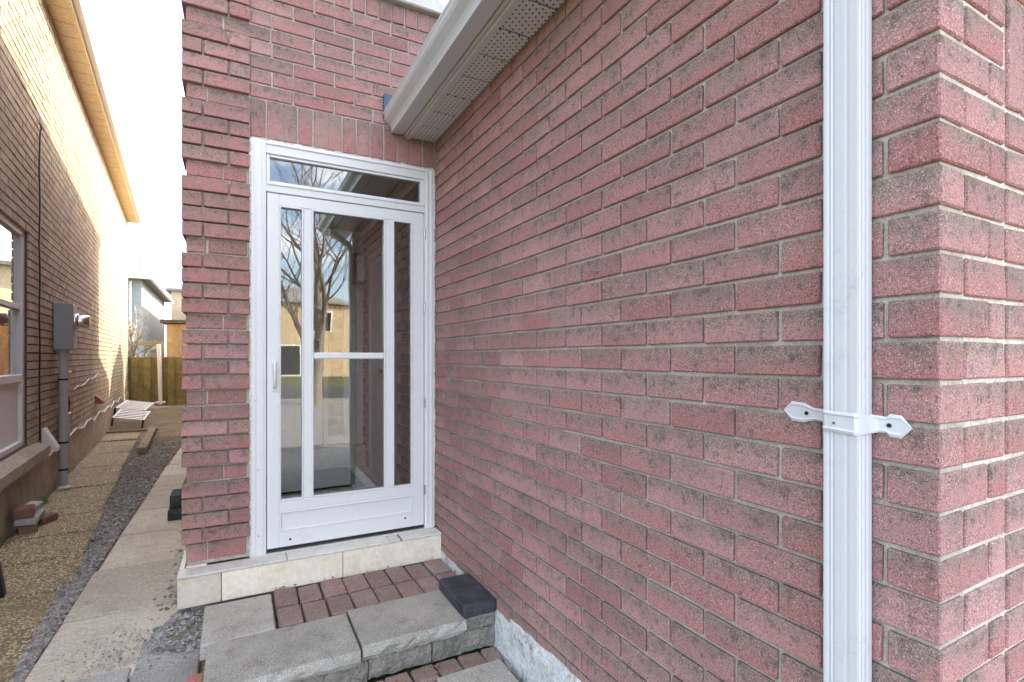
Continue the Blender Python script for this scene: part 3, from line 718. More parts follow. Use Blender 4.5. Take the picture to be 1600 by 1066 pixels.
capstone(-0.648, -0.168, -0.915, -0.556, -0.064, 0.002).build('capstone', M['capstone'], ld)
MB().bbox(-0.160, -0.012, -0.895, -0.556, -0.064, -0.003, 0.004, 0.002).build('capstone', M['rockface'], ld)
xs_ = [-1.25, -0.93, -0.62, -0.33, -0.012]
for a, b_ in zip(xs_[:-1], xs_[1:]):
    capstone(a + 0.003, b_ - 0.003, -0.895 + rng.uniform(-0.008, 0.008), -0.74, -0.168, -0.069).build('wall_block', M['rockface'], ld)
o = MB().bbox(-0.178, -0.006, -0.902, -0.556, 0.0, 0.060, 0.005, 0.0015).build('paving_block', M['charcoal'], base=True)
tag(o, 'charcoal concrete block lying on the landing edge against the pink brick wall', 'block')

# lower paving
lp = tag(MB().box(-1.25, -0.005, -2.7, -0.895, GZ - 0.05, GZ - 0.028).build('lower_paving', M['soil']), kind='structure')
LZ = GZ + 0.016
for r_, (y0, y1) in enumerate([(-1.005, -0.898), (-1.118, -1.010), (-1.231, -1.123), (-1.344, -1.236)]):
    x = -1.24 + 0.05 * (r_ % 2)
    while x < -0.02:
        wd = 0.112 + rng.uniform(-0.004, 0.004); x1 = min(x + wd, -0.02)
        if not (r_ >= 1 and x1 > -0.36) and x1 - x > 0.03:
            MB().bbox(x + 0.003, x1 - 0.003, y0, y1, LZ - 0.05, LZ + rng.uniform(-0.005, 0.004), 0.007, 0.003, rng=rng).build('paver', M['pavered'], lp)
        x = x1 + 0.002
MB().bbox(-0.352, -0.045, -1.43, -1.012, LZ - 0.05, LZ + 0.003, 0.005, 0.002).build('slab', M['capstone'], lp)
MB().bbox(-0.352, -0.045, -1.86, -1.437, LZ - 0.05, LZ + 0.001, 0.005, 0.002).build('slab', M['capstone'], lp)
# broken brick by the landing
bb = MB(); rg = random.Random(2)
bb.bbox(-0.05, 0.05, -0.04, 0.05, 0, 0.06, 0.014, 0.014, rng=rg)
o = bb.build('broken_brick', M['redbrick'], base=True); o.location = (-1.262, -0.64, GZ + 0.0); o.rotation_euler = (0.1, 0.15, 0.5)
tag(o, 'broken pink brick lump wedged beside the grey capstone', 'brick')

# ================================================================== GARAGE WING
garage = thing('garage_wing', 'attached garage wing with long pink brick side wall and eave', 'garage', (0.3, -1.35, GZ))
WY0 = -2.691
gs = BrickSet()
side = MB().box(0.0105, 0.10, WY0 + 0.0055, 0.0, -0.012, 2.70).build('side_wall', M['mortar'], garage)
front = MB().box(0.101, 0.52, WY0 + 0.0055, WY0 + 0.10, -0.012, 2.70).build('front_wall', M['mortar'], garage)
for k, z in coursing(-0.01, 2.60, 1.273):
    z0, z1 = z + JT / 2, z + 0.08 - JT / 2
    even = (k % 2 == 0)
    # corner brick turns the corner
    if even: gs.add(side, -0.0, 0.195, WY0, -2.599 - JT / 2, z0, z1)
    else: gs.add(side, -0.0, 0.090, WY0, -2.478 - JT / 2, z0, z1)
    y = -2.599 if even else -2.478
    while y < -0.02:
        b_ = min(y + 0.222, -0.002)
        if b_ - y > 0.03: gs.add(side, 0.0, 0.06, y + JT / 2, b_ - (JT / 2 if b_ < -0.01 else 0), z0, z1)
        y += 0.222
    x = 0.200 if even else 0.096
    gs.add(front, x + JT / 2, 0.272, WY0, WY0 + 0.06, z0, z1)
    if 1.70 < z < 1.94:
        if k % 3 == 0: pass
    x = 0.284 + (0.0 if even else -0.0)
    if not (1.70 < z < 1.93):
        if even: gs.add(front, 0.284, 0.40 - JT / 2, WY0 - 0.001, WY0 + 0.06, z0, z1); gs.add(front, 0.40, 0.52, WY0 - 0.001, WY0 + 0.06, z0, z1)
        else: gs.add(front, 0.284, 0.496, WY0 - 0.001, WY0 + 0.06, z0, z1)
zs_ = [z for k, z in coursing(1.70, 1.93, 1.273) if z > 1.70]
for i in range(3):
    gs.add(front, 0.284 + i * 0.079, 0.284 + i * 0.079 + 0.070, WY0 - 0.002, WY0 + 0.06, zs_[0] + JT / 2, zs_[-1] + 0.08 - JT / 2)
gs.finish(M['brick'], garage, 300, lambda w_, lo, hi: area_in_view(lo, hi) * max(hi[1] - lo[1], 0.08) / 0.2)
# whitewashed foundation below the bricks
fnd = MB(); rg = random.Random(6); nY = 60; nZ = 6
for j in range(nZ + 1):
    for i in range(nY + 1):
        y = -2.68 + 2.66 * i / nY
        top = 0.012 + max(0.0, (-0.8 - y)) * 0.045 if y < -0.5 else 0.03 + rg.uniform(-0.004, 0.004)
        top = min(top, 0.06) + rg.uniform(-0.006, 0.006)
        zz = -0.30 + (top + 0.30) * j / nZ
        out = -0.010 + rg.uniform(-0.004, 0.004) if j < nZ else -0.001
        fnd.v.append((out, y, zz))
for j in range(nZ):
    for i in range(nY):
        a = j * (nY + 1) + i; fnd.f.append((a, a + nY + 1, a + nY + 2, a + 1)); fnd.sm.append(False)
fnd.build('foundation', M['parge'], garage)
MB().box(0.02, 0.5, WY0 - 0.006, WY0 + 0.05, -0.30, -0.008).build('front_foundation', M['parge'], garage)
# garage front beyond the frame
MB().box(0.53, 3.1, WY0 + 0.06, WY0 + 0.10, -0.15, 2.1).build('garage_door', M['white'], garage)
MB().box(0.53, 3.1, WY0 + 0.005, WY0 + 0.11, 2.11, 2.70).box(3.11, 3.6, WY0 + 0.005, WY0 + 0.11, -0.15, 2.70).build('front_wall_far', M['brick'], garage)
# soffit, fascia, roof
SZ = 2.613
sf = MB().box(-0.165, 0.0, -2.98, -0.003, SZ + 0.012, SZ + 0.02).build('soffit', M['soffit_trim'], garage)
y = -0.005
pm = MB().bbox(-0.08, 0.08, -0.097, 0.097, -0.005, 0.005, 0.004).mesh('soffit_panel'); pm.materials.append(M['soffit'])
while y > -2.95:
    link('soffit_panel', pm, None, sf, Vector((-0.082, y - 0.102, SZ + 0.005)) - ORG[sf]); y -= 0.204
MB().bbox(-0.190, -0.163, -2.98, -0.003, SZ - 0.010, SZ + 0.028, 0.003).build('soffit_trim', M['soffit_trim'], garage)
MB().bbox(-0.205, -0.1905, -2.98, -0.002, SZ + 0.004, SZ + 0.17, 0.002).build('fascia', M['soffit_trim'], garage)
MB().prism([(-0.27, SZ + 0.150), (3.9, SZ + 2.2), (3.9, SZ + 2.27), (-0.27, SZ + 0.168)], -3.05, -0.004, 'y').build('roof', M['darkroof'], garage)
fl = MB(); fl.add([(-0.335, -0.03, 2.70), (-0.24, -0.03, 2.70), (-0.20, -0.03, 2.838), (-0.335, -0.03, 2.845), (-0.335, -0.004, 2.70), (-0.24, -0.004, 2.70), (-0.20, -0.004, 2.838), (-0.335, -0.004, 2.845)],
                  [(0, 1, 2, 3), (7, 6, 5, 4), (0, 3, 7, 4), (3, 2, 6, 7), (2, 1, 5, 6), (1, 0, 4, 5)])
fl.build('flashing', M['bluemetal'], garage)
# gutter
gt = thing('eave_gutter', 'pale grey gutter along the eave above the brick side wall', 'gutter', (-0.26, -1.5, SZ))
prof = [(-0.207, SZ + 0.125), (-0.207, SZ + 0.020), (-0.211, SZ + 0.012), (-0.278, SZ + 0.008), (-0.284, SZ + 0.012), (-0.287, SZ + 0.020), (-0.290, SZ + 0.034), (-0.298, SZ + 0.048), (-0.312, SZ + 0.060), (-0.326, SZ + 0.072), (-0.333, SZ + 0.086), (-0.335, SZ + 0.108), (-0.338, SZ + 0.112), (-0.338, SZ + 0.122), (-0.326, SZ + 0.122)]
gb = MB().strip(prof, -2.98, -0.012, 'y', False)
inner = [(x * 0.97 - 0.0078, z + 0.004) for x, z in prof[1:-1]]
gb.strip(inner[::-1], -2.98, -0.012, 'y', False)
gb.build('trough', M['gutter'], gt)
MB().prism(prof, -0.014, -0.009, 'y').build('end_cap', M['gutter'], gt)
MB().prism(prof, -2.985, -2.9805, 'y').build('end_cap', M['gutter'], gt)
MB().bbox(-0.2905, -0.2835, -2.98, -0.012, SZ + 0.004, SZ + 0.013, 0.003).build('drip_bead', M['white'], gt)
# downspout with bracket
DY0, DY1, DXo, DXi = -2.581, -2.517, -0.060, -0.008
ds = thing('downspout', 'ribbed white metal downspout strapped to the brick corner', 'downspout', (-0.034, -2.549, GZ))
def spout_ring():
    pts = []
    prf = [(0, 0), (0.10, 0), (0.16, 1), (0.23, 0), (0.28, 1), (0.35, 0), (0.62, 0), (0.70, 0.5), (0.80, 0), (1, 0)]
    g_ = 0.0018
    for t, dpt in prf: pts.append((DXo + g_ * dpt, DY1 + (DY0 - DY1) * t))
    prs = [(0.08, 0), (0.18, 1), (0.28, 0), (0.42, 1), (0.52, 0), (0.68, 1), (0.78, 0), (1, 0)]
    for t, dpt in prs: pts.append((DXo + (DXi - DXo) * t, DY0 + g_ * dpt))
    pts.append((DXi, DY1)); pts.append((DXo + 0.004, DY1))
    return pts
MB().prism(spout_ring(), GZ + 0.04, 2.36, 'z').build('pipe', M['pipe'], ds)
el = MB(); cy = (DY0 + DY1) / 2
path = [(-0.034, 2.36), (-0.040, 2.40), (-0.07, 2.45), (-0.19, 2.53), (-0.235, 2.57), (-0.245, 2.622)]
for (p0, p1) in zip(path[:-1], path[1:]):
    pass
rings = []
for i, (x, z) in enumerate(path):
    a = path[max(i - 1, 0)]; c_ = path[min(i + 1, len(path) - 1)]
    dx, dz = c_[0] - a[0], c_[1] - a[1]; L = math.hypot(dx, dz); nx_, nz_ = dz / L, -dx / L
    h = 0.027
    rings += [(x - nx_ * h, DY0 - 0.001, z - nz_ * h), (x - nx_ * h, DY1 + 0.001, z - nz_ * h), (x + nx_ * h, DY1 + 0.001, z + nz_ * h), (x + nx_ * h, DY0 - 0.001, z + nz_ * h)]
fs = []
for i in range(len(path) - 1):
    for k in range(4): fs.append((i * 4 + k, i * 4 + (k + 1) % 4, i * 4 + 4 + (k + 1) % 4, i * 4 + 4 + k))
el.add(rings, fs); el.build('elbow', M['pipe'], ds)
# bracket strap: runs over the wall, up the pipe side, across and down; pointed ears
BZ = 1.112
bk = MB()
cl = [(-0.003, -2.392, 0), (-0.003, -2.412, 1), (-0.004, -2.440, 1), (-0.004, -2.462, 0.62), (-0.006, -2.488, 0.62), (-0.020, -2.508, 0.85), (-0.058, -2.5145, 0.95), (-0.0635, -2.520, 0.98), (-0.0645, -2.540, 0.92), (-0.0635, -2.560, 0.98), (-0.0635, -2.578, 0.98), (-0.058, -2.5835, 0.95), (-0.022, -2.586, 0.85), (-0.005, -2.592, 0.75), (-0.004, -2.604, 0.70), (-0.004, -2.612, 1), (-0.003, -2.630, 1), (-0.003, -2.648, 0)]
hw = 0.022
def zc_(y): return BZ + (y + 2.52) * 0.05
for off in (0.0,):
    rows = []
    for (x, y, wv) in cl:
        h = hw * max(wv, 0.02); zc = zc_(y)
        rows.append([(x, y, zc - h), (x - 0.0025 * (wv > 0), y, zc - h * 0.72), (x - 0.0002, y, zc - h * 0.55), (x - 0.0002, y, zc + h * 0.55), (x - 0.0025 * (wv > 0), y, zc + h * 0.72), (x, y, zc + h)])
    vs_ = [p for r_ in rows for p in r_]; m = 6
    bk.add(vs_, [(i * m + k, i * m + k + 1, (i + 1) * m + k + 1, (i + 1) * m + k) for i in range(len(rows) - 1) for k in range(m - 1)], False)
    bk.add([(x + 0.0018, y, z) for (x, y, z) in vs_], [(i * m + k, (i + 1) * m + k, (i + 1) * m + k + 1, i * m + k + 1) for i in range(len(rows) - 1) for k in range(m - 1)], False)
br = bk.build('bracket', M['pipe'], ds)
for (x, y) in [(-0.0055, -2.447), (-0.0055, -2.6105)]:
    MB().tube([(x + 0.004, y, zc_(y)), (x - 0.0012, y, zc_(y))], 0.0042, 10).build('screw_hole', M['black'], br)
MB().tube([(-0.0640, -2.541, zc_(-2.54) - 0.003), (-0.0670, -2.541, zc_(-2.54) - 0.003)], [0.0035, 0.0025], 8).build('screw', M['steel'], br)

# ================================================================== NEIGHBOUR'S HOUSE (left)
nb = thing('neighbour_house', 'tan brick house on the left with yellow soffit and sunlit upper wall', 'house', NO, NA, local=True)
NY0, NY1, NT = -6.0, 9.65, 4.9
FT_ = 0.28
nwall = MB()
WN0, WN1, WZ0, WZ1 = -3.3, -1.34, 0.44, 2.40       # window opening
nwall.box(-0.25, -0.013, NY0, WN0, FT_, NT); nwall.box(-0.25, -0.013, WN1, NY1 - 0.004, FT_, NT); nwall.box(-0.25, -0.013, WN0, WN1, WZ1, NT); nwall.box(-0.25, -0.013, WN0, WN1, FT_, WZ0)
nwo = nwall.build('side_wall', M['nmortar'], nb)
ns = BrickSet()
rng = random.Random(17)
for k, z in coursing(FT_ + 0.005, NT - 0.02, 1.20, 0.078):
    y = NY0 + (0.11 if k % 2 else 0)
    while y < NY1:
        a, b_ = y, min(y + 0.212, NY1)
        zc = z + 0.04
        if WZ0 - 0.03 < zc < WZ1 + 0.0 and b_ > WN0 and a < WN1:
            if a < WN0: b_ = min(b_, WN0)
            elif b_ > WN1: a = WN1
            else: y += 0.222; continue
        pr = rng.uniform(-0.0015, 0.0015)
        if b_ - a > 0.02: ns.add(nwo, -0.06 if a > WN1 + 0.01 or a < WN0 else -0.11, pr, a + 0.003, b_ - 0.003, z + 0.007, z + 0.072)
        y += 0.222
def nsize(w_, lo, hi):
    c = nw((lo[0] + hi[0]) / 2, (lo[1] + hi[1]) / 2, (lo[2] + hi[2]) / 2)
    s_ = area_in_view(c - Vector((0.03, 0.1, 0.035)), c + Vector((0.03, 0.1, 0.035)))
    ca, sa = math.cos(YAW), math.sin(YAW); v_ = c - CAM; x = 800 + 800 * (v_.x * ca - v_.y * sa) / (v_.x * sa + v_.y * ca)
    return 0 if x < 0 else s_ * (hi[1] - lo[1])
ns.finish(M['nbrick'], nb, 300, nsize, 'small_bricks', 0.003, 0.001)
MB().bbox(-0.25, 0.012, NY0, NY1, GZ - 0.1, FT_, 0.006).build('foundation', M['foundation'], nb)
MB().box(-7.0, -0.26, NY1 - 0.25, NY1 - 0.01, GZ, NT).box(-7.0, -0.26, NY0, NY0 + 0.2, GZ, NT).build('end_wall', M['nbrick'], nb)
# eave
MB().box(-0.02, 0.20, NY0 - 0.3, NY1 + 0.05, NT, NT + 0.015).build('soffit', M['yellowsoffit'], nb)
sg = MB(); y = NY0
while y < NY1: sg.box(0.0, 0.198, y, y + 0.006, NT - 0.006, NT - 0.0005); y += 0.30
sg.build('soffit_seams', M['soffit_trim'], nb, kind='stuff')
MB().bbox(0.20, 0.225, NY0 - 0.3, NY1 + 0.05, NT - 0.03, NT + 0.16, 0.003).build('fascia', M['yellowsoffit'], nb)
MB().prism([(0.226, NT + 0.01), (0.29, NT + 0.01), (0.335, NT + 0.13), (0.226, NT + 0.13)], NY0 - 0.3, NY1 + 0.05, 'y').build('gutter', M['white'], nb)
MB().prism([(0.30, NT + 0.135), (-3.4, NT + 2.0), (-7.4, NT + 0.145)], NY0 - 0.3, NY1 + 0.05, 'y').build('roof', M['darkroof'], nb)
# window
wf = MB(); X0, X1 = -0.10, -0.03
wf.bbox(X0, X1, WN0, WN0 + 0.06, WZ0, WZ1, 0.004); wf.bbox(X0, X1, WN1 - 0.075, WN1, WZ0, WZ1, 0.004)
wf.bbox(X0, X1, WN0 + 0.06, WN1 - 0.075, WZ1 - 0.075, WZ1, 0.004); wf.bbox(X0, X1, WN0 + 0.06, WN1 - 0.075, WZ0, WZ0 + 0.05, 0.004)
wf.bbox(X0, X1 - 0.01, WN0 + 0.06, WN1 - 0.075, 1.66, 1.705, 0.004); wf.bbox(X0, X1, WN0 + 0.06, WN1 - 0.075, 1.02, 1.085, 0.004)
win = wf.build('window', M['oldwin'], nb)
MB().box(-0.085, -0.06, WN0 + 0.06, WN1 - 0.075, WZ0 + 0.05, 1.02).build('panel', M['oldwin'], win)
MB().box(-0.075, -0.070, WN0 + 0.06, WN1 - 0.075, 1.085, 1.66).build('pane', M['glass'], win)
MB().box(-0.065, -0.060, WN0 + 0.06, WN1 - 0.075, 1.705, WZ1 - 0.075).build('pane', M['glass'], win)
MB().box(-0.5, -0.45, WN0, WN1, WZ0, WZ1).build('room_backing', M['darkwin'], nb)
MB().prism([(-0.10, 0.30), (0.10, 0.30), (0.10, 0.385), (-0.03, 0.435), (-0.10, 0.435)], WN0 - 0.1, WN1 + 0.30, 'y').build('window_sill', M['foundation'], nb)

# electric meter with its conduit
em = thing('electric_meter', 'grey electric meter box with conduit pipe on the tan brick wall', 'meter', nw(0.05, -0.15, GZ), NA, local=True)
ORG[em] = Vector((0.05, -0.15, GZ))
MB().bbox(0.004, 0.165, -0.29, -0.03, 1.32, 1.83, 0.006).build('box', M['greymetal'], em)
MB().bbox(0.1655, 0.171, -0.285, -0.035, 1.33, 1.82, 0.003).build('cover', M['conduit'], em)
MB().tube([(0.171, -0.16, 1.64), (0.20, -0.16, 1.64), (0.205, -0.16, 1.64)], [0.088, 0.088, 0.075], 20).build('collar', M['steel'], em)
MB().tube([(0.205, -0.16, 1.64), (0.29, -0.16, 1.64), (0.30, -0.16, 1.64)], [0.072, 0.070, 0.055], 20).build('meter', M['steel'], em)
MB().tube([(0.07, -0.16, GZ), (0.07, -0.16, 1.31)], 0.042, 16).build('conduit', M['conduit'], em)
MB().tube([(0.07, -0.16, 1.25), (0.07, -0.16, 1.33)], 0.052, 16).build('coupling', M['conduit'], em)
for z in (0.28, 0.98, -0.02):
    MB().tube([(0.07, -0.16, z), (0.07, -0.16, z + 0.02)], 0.046, 12).build('strap', M['black'], em)
jb = thing('junction_box', 'small grey junction box beside the conduit with a red cable', 'box', nw(0.0, 0.10, 0.72), NA, local=True); ORG[jb] = Vector((0.0, 0.10, 0.72))
MB().bbox(0.002, 0.085, 0.0, 0.17, 0.86, 1.06, 0.004).build('case', M['greymetal'], jb)
MB().bbox(0.0, 0.098, -0.01, 0.18, 1.06, 1.075, 0.003).build('lid', M['oldwin'], jb)
MB().tube([(0.04, 0.10, 0.86), (0.06, 0.16, 0.80), (0.07, 0.22, 0.70), (0.06, 0.20, 0.60), (0.04, 0.12, 0.52)], 0.010, 6).build('cable', flat('dark red cable', (0.10, 0.012, 0.012)), jb)
tb = thing('telephone_box', 'dark grey utility box low on the wall beside the conduit', 'box', nw(0.0, 0.08, 0.30), NA, local=True); ORG[tb] = Vector((0.0, 0.08, 0.30))
MB().bbox(0.014, 0.085, 0.0, 0.16, 0.30, 0.58, 0.004).build('case', M['greymetal'], tb); MB().bbox(0.012, 0.095, -0.01, 0.17, 0.58, 0.597, 0.003).build('lid', M['oldwin'], tb)
vh = MB().prism([(0.012, 0.30), (0.13, 0.30), (0.13, 0.33), (0.03, 0.53), (0.012, 0.53)], -0.90, -0.76, 'y')
o = vh.build('vent_hood', M['oldwin']); o.location = nw(*[ORG[o][i] for i in range(3)]); o.rotation_euler = (0, 0, NA); tag(o, 'sloped pale vent hood on the wall between window and conduit', 'vent')
vh2 = MB().prism([(0.0, 0.0), (0.14, 0.0), (0.10, 0.07), (0.0, 0.16)], -0.08, 0.08, 'y').build('vent_hood', M['redbrick']); vh2.location = nw(0.05, 3.15, 0.55); vh2.rotation_euler = (0, 0, NA); tag(vh2, 'small dark red vent hood low on the tan wall above the white cable', 'vent')
# cables
def wallcable(name, pts, r, mat, label):
    b = MB().tube([nw(*p) for p in pts], r, 6); o = b.build(name, mat); return tag(o, label, 'cable')
rg = random.Random(9)
pts = [(0.02, -1.03 + 0.015 * math.sin(i * 0.9), 0.44 + i * 0.1) for i in range(30)] + [(0.02, -1.00, 3.42), (0.02, -0.96, 3.47), (0.02, -1.0, 3.52), (0.02, -1.05, 3.48)]
wallcable('wall_cable', pts, 0.007, M['black'], 'thin black cable hanging down the tan wall beside the window')
pts = [(0.035, -0.70 + i * 0.33, 0.29 + 0.035 * math.sin(i * 1.7) + rg.uniform(-0.015, 0.015) + (-0.06 if i < 2 else 0)) for i in range(26)]
wallcable('white_cable', pts, 0.011, M['wire'], 'sagging white cable running along the top of the foundation')
pts = [(0.02, 0.9 + i * 0.33, 0.82 + 0.02 * math.sin(i * 2.0) + 0.018 * i) for i in range(9)]
wallcable('loose_cable', pts, 0.008, M['wire'], 'short white cable loose on the wall right of the junction box')
pts = [(0.06, 0.05 + 0.02 * math.sin(i), 0.28 - 0.05 * i) for i in range(9)]
wallcable('ground_cable', pts, 0.009, M['black'], 'black cable dropping from the conduit down to the ground')

# ------------------------------------------------------------------ things lying in the passage
def place(b, name, mat, loc, rz=0.0, rx=0.0, ry=0.0):
    o = link(name, b.mesh(name), mat, None, loc); o.rotation_euler = (rx, ry, rz); return o
tm = place(MB().bbox(-0.055, 0.055, 0, 2.6, 0, 0.10, 0.004, 0.002), 'timber_post', M['wood'], (-2.36, 6.0, GZ), R(4.0)); tag(tm, 'square timber post lying on the gravel of the passage', 'timber')
ws = place(MB().bbox(-0.75, 0.22, -0.02, 0.03, 0, 0.035, 0.004, 0.002), 'wood_strip', M['wood'], tuple(nw(0.60, 4.40, GZ + 0.0)), NA + R(-3)); tag(ws, 'thin wood strip lying across the end of the aggregate path', 'wood')
def rack(loc, rz, rx, n, wd, ln, label):
    t = thing('slatted_rack', label, 'rack', loc, rz, 'white slatted racks against the foundation', local=True); t.rotation_euler = (rx, R(8), rz)
    for x in (0.0, wd): MB().bbox(x - 0.015, x + 0.015, 0, ln, 0, 0.03, 0.003).build('rail', M['pvc'], t)
    for i in range(n):
        y = 0.02 + i * (ln - 0.07) / (n - 1)
        MB().bbox(0.0151, wd - 0.0151, y, y + 0.040, 0.004, 0.024, 0.003).build('slat', M['pvc'], t)
    for x in (0.0, wd): MB().bbox(x - 0.014, x + 0.014, -0.03, -0.001, -0.14, 0.028, 0.003).build('foot', M['black'], t)
rack(nw(0.06, 5.1, GZ + 0.20), NA + R(-8), R(13), 6, 0.50, 0.55, 'near white slatted rack tilted on the foundation ledge')
rack(nw(0.05, 5.75, GZ + 0.34), NA + R(-10), R(7), 8, 0.50, 0.80, 'far white slatted rack with closer slats near the fence')
# charcoal blocks by the pier
o = MB().bbox(-1.66, -1.44, 2.16, 2.36, GZ, GZ + 0.09, 0.006, 0.002).build('paving_block', M['charcoal'], base=True); tag(o, 'lower charcoal block of the two stacked beside the house corner', 'block', 'stacked charcoal blocks')
o = MB().bbox(-1.65, -1.43, 2.24, 2.50, GZ + 0.091, GZ + 0.20, 0.006, 0.002).build('paving_block', M['charcoal'], base=True); tag(o, 'upper charcoal block of the two stacked beside the house corner', 'block', 'stacked charcoal blocks')
# loose bricks under the neighbour's window
def loose(x, y, z, sx, sy, sz, rz, mat, label, rx=0.0, ry=0.0):
    b = MB().bbox(-sx / 2, sx / 2, -sy / 2, sy / 2, 0, sz, 0.008, 0.004, rng=random.Random(int(abs(x * 991 + z * 77))))
    o = place(b, 'loose_brick', mat, tuple(nw(x, y, z)), NA + rz, rx, ry); tag(o, label, 'brick', 'loose bricks under the window')
loose(0.11, -2.00, GZ, 0.12, 0.24, 0.075, 0.2, M['oldbrick'], 'lowest dark red brick of the small pile under the window')
loose(0.19, -1.83, GZ, 0.10, 0.16, 0.07, -0.5, M['oldbrick'], 'red brick sticking out at the right of the small pile')
loose(0.12, -1.98, GZ + 0.077, 0.14, 0.32, 0.06, 0.0, M['greyslab'], 'long grey stone laid across the small brick pile')
loose(0.10, -2.07, GZ + 0.139, 0.13, 0.16, 0.075, 0.15, M['oldbrick'], 'round-edged pink brick on top of the small pile')
loose(0.11, -1.87, GZ + 0.139, 0.10, 0.20, 0.05, -0.1, M['greyslab'], 'grey tan brick resting on top of the small pile, right', 0.0, 0.12)
st_ = place(MB().bbox(-0.02, 0.02, -0.03, 0.03, 0, 0.28, 0.004), 'edging_stake', M['black'], tuple(nw(0.26, -3.46, GZ)), NA, 0.15, -0.1); tag(st_, 'dark upright stake at the left edge of the aggregate path', 'stake')
wd_ = MB(); rg = random.Random(31)
for i in range(26):
    a = rg.uniform(0, 6.28); r = rg.uniform(0.02, 0.07); z = rg.uniform(0.02, 0.09)
    c = Vector((r * math.cos(a) * 0.6, r * math.sin(a), z)); u = Vector((math.cos(a), math.sin(a), 0.5)) * 0.025; p_ = Vector((-math.sin(a), math.cos(a), 0.1)) * 0.010
    wd_.add([c - u, c + p_, c + u, c - p_], [(0, 1, 2, 3)])
o = place(wd_, 'weed', M['weed'], tuple(nw(0.06, -1.05, GZ - 0.01))); tag(o, 'small green weed at the foot of the tan house foundation', 'plant')
pb = stones([]); pb = MB().bbox(-0.05, 0.05, -0.035, 0.035, 0, 0.035, 0.014, 0.010, rng=random.Random(3)); o = place(pb, 'pale_stone', M['oldwin'], tuple(nw(0.12, -0.45, GZ))); tag(o, 'pale flat stone on the ground at the conduit foot', 'stone')

# ================================================================== fence and backyard
FY = 14.1
fn = thing('board_fence', 'mossy vertical board fence closing the end of the passage', 'fence', (-3.2, FY, GZ))
rng = random.Random(41); x = -3.84; i = 0
while x < -0.9:
    wdt_ = 0.135; pr = -0.062 if i % 2 else 0.010
    MB().bbox(x, x + wdt_ + (0.02 if i % 2 else 0.0), FY + pr, FY + pr + 0.020, GZ + 0.06 + rng.uniform(0, 0.02), 1.24 + rng.uniform(-0.015, 0.015), 0.003, 0.002, rng=rng).build('board', M['fence'], fn)
    x += 0.140; i += 1
for z in (0.10, 1.02): MB().bbox(-3.86, -0.9, FY + 0.031, FY + 0.07, z, z + 0.09, 0.003).build('rail', M['fence'], fn)
for px_ in (-3.86, -1.6): MB().bbox(px_ - 0.05, px_ + 0.05, FY + 0.071, FY + 0.16, GZ - 0.1, 1.3, 0.004).build('post', M['fence'], fn)
pp = thing('white_pipe', 'white plastic pipe leaning upright against the board fence', 'pipe', (-3.08, FY - 0.14, GZ))
MB().tube([(-3.02, FY - 0.16, GZ + 0.1), (-3.06, FY - 0.07, 1.22), (-3.08, FY - 0.06, 1.60)], 0.05, 10).build('pipe', M['pvc'], pp)
MB().tube([(-3.13, FY - 0.17, GZ + 0.16), (-2.91, FY - 0.17, GZ + 0.16)], 0.04, 8).build('cap', M['pvc'], pp)
sh = thing('wooden_shed', 'orange cedar shed with flat dark roof rising behind the fence', 'shed', (-2.2, 15.6, GZ))
i = 0; x = -3.0
while x < -1.2:
    MB().bbox(x, x + 0.17, 15.0, 15.025, GZ, 2.22, 0.004).build('board', M['cedar'], sh); x += 0.173
MB().box(-3.0, -2.96, 15.026, 17.0, GZ, 2.22).box(-1.27, -1.23, 15.026, 17.0, GZ, 2.22).build('side', M['cedar'], sh)
MB().bbox(-3.14, -1.1, 14.85, 17.2, 2.24, 2.34, 0.01).build('roof', M['darkroof'], sh)
gs_ = thing('shadow_shed', 'unseen gabled shed added behind the house corner to shape the wall shadow', 'shed', (-1.0, 12.9, GZ))  # unseen caster, its gable shaped for the peaked shadow on the tan wall
MB().prism([(11.1, GZ), (14.0, GZ), (14.0, 2.32), (12.98, 2.80), (11.1, 2.02)], -2.05, 0.4, 'x').build('walls', M['cedar'], gs_)
ps_ = thing('garden_trellis', 'yellow wooden garden trellis showing over the fence under the bare branches', 'trellis', (-4.6, 17.0, GZ))
for x in (-4.75, -4.62, -4.45): MB().bbox(x, x + 0.07, 17.0, 17.07, GZ, 1.75, 0.003).build('post', M['cedar'], ps_)
MB().bbox(-4.8, -3.3, 16.95, 16.999, 1.62, 1.74, 0.003).build('beam', M['cedar'], ps_)

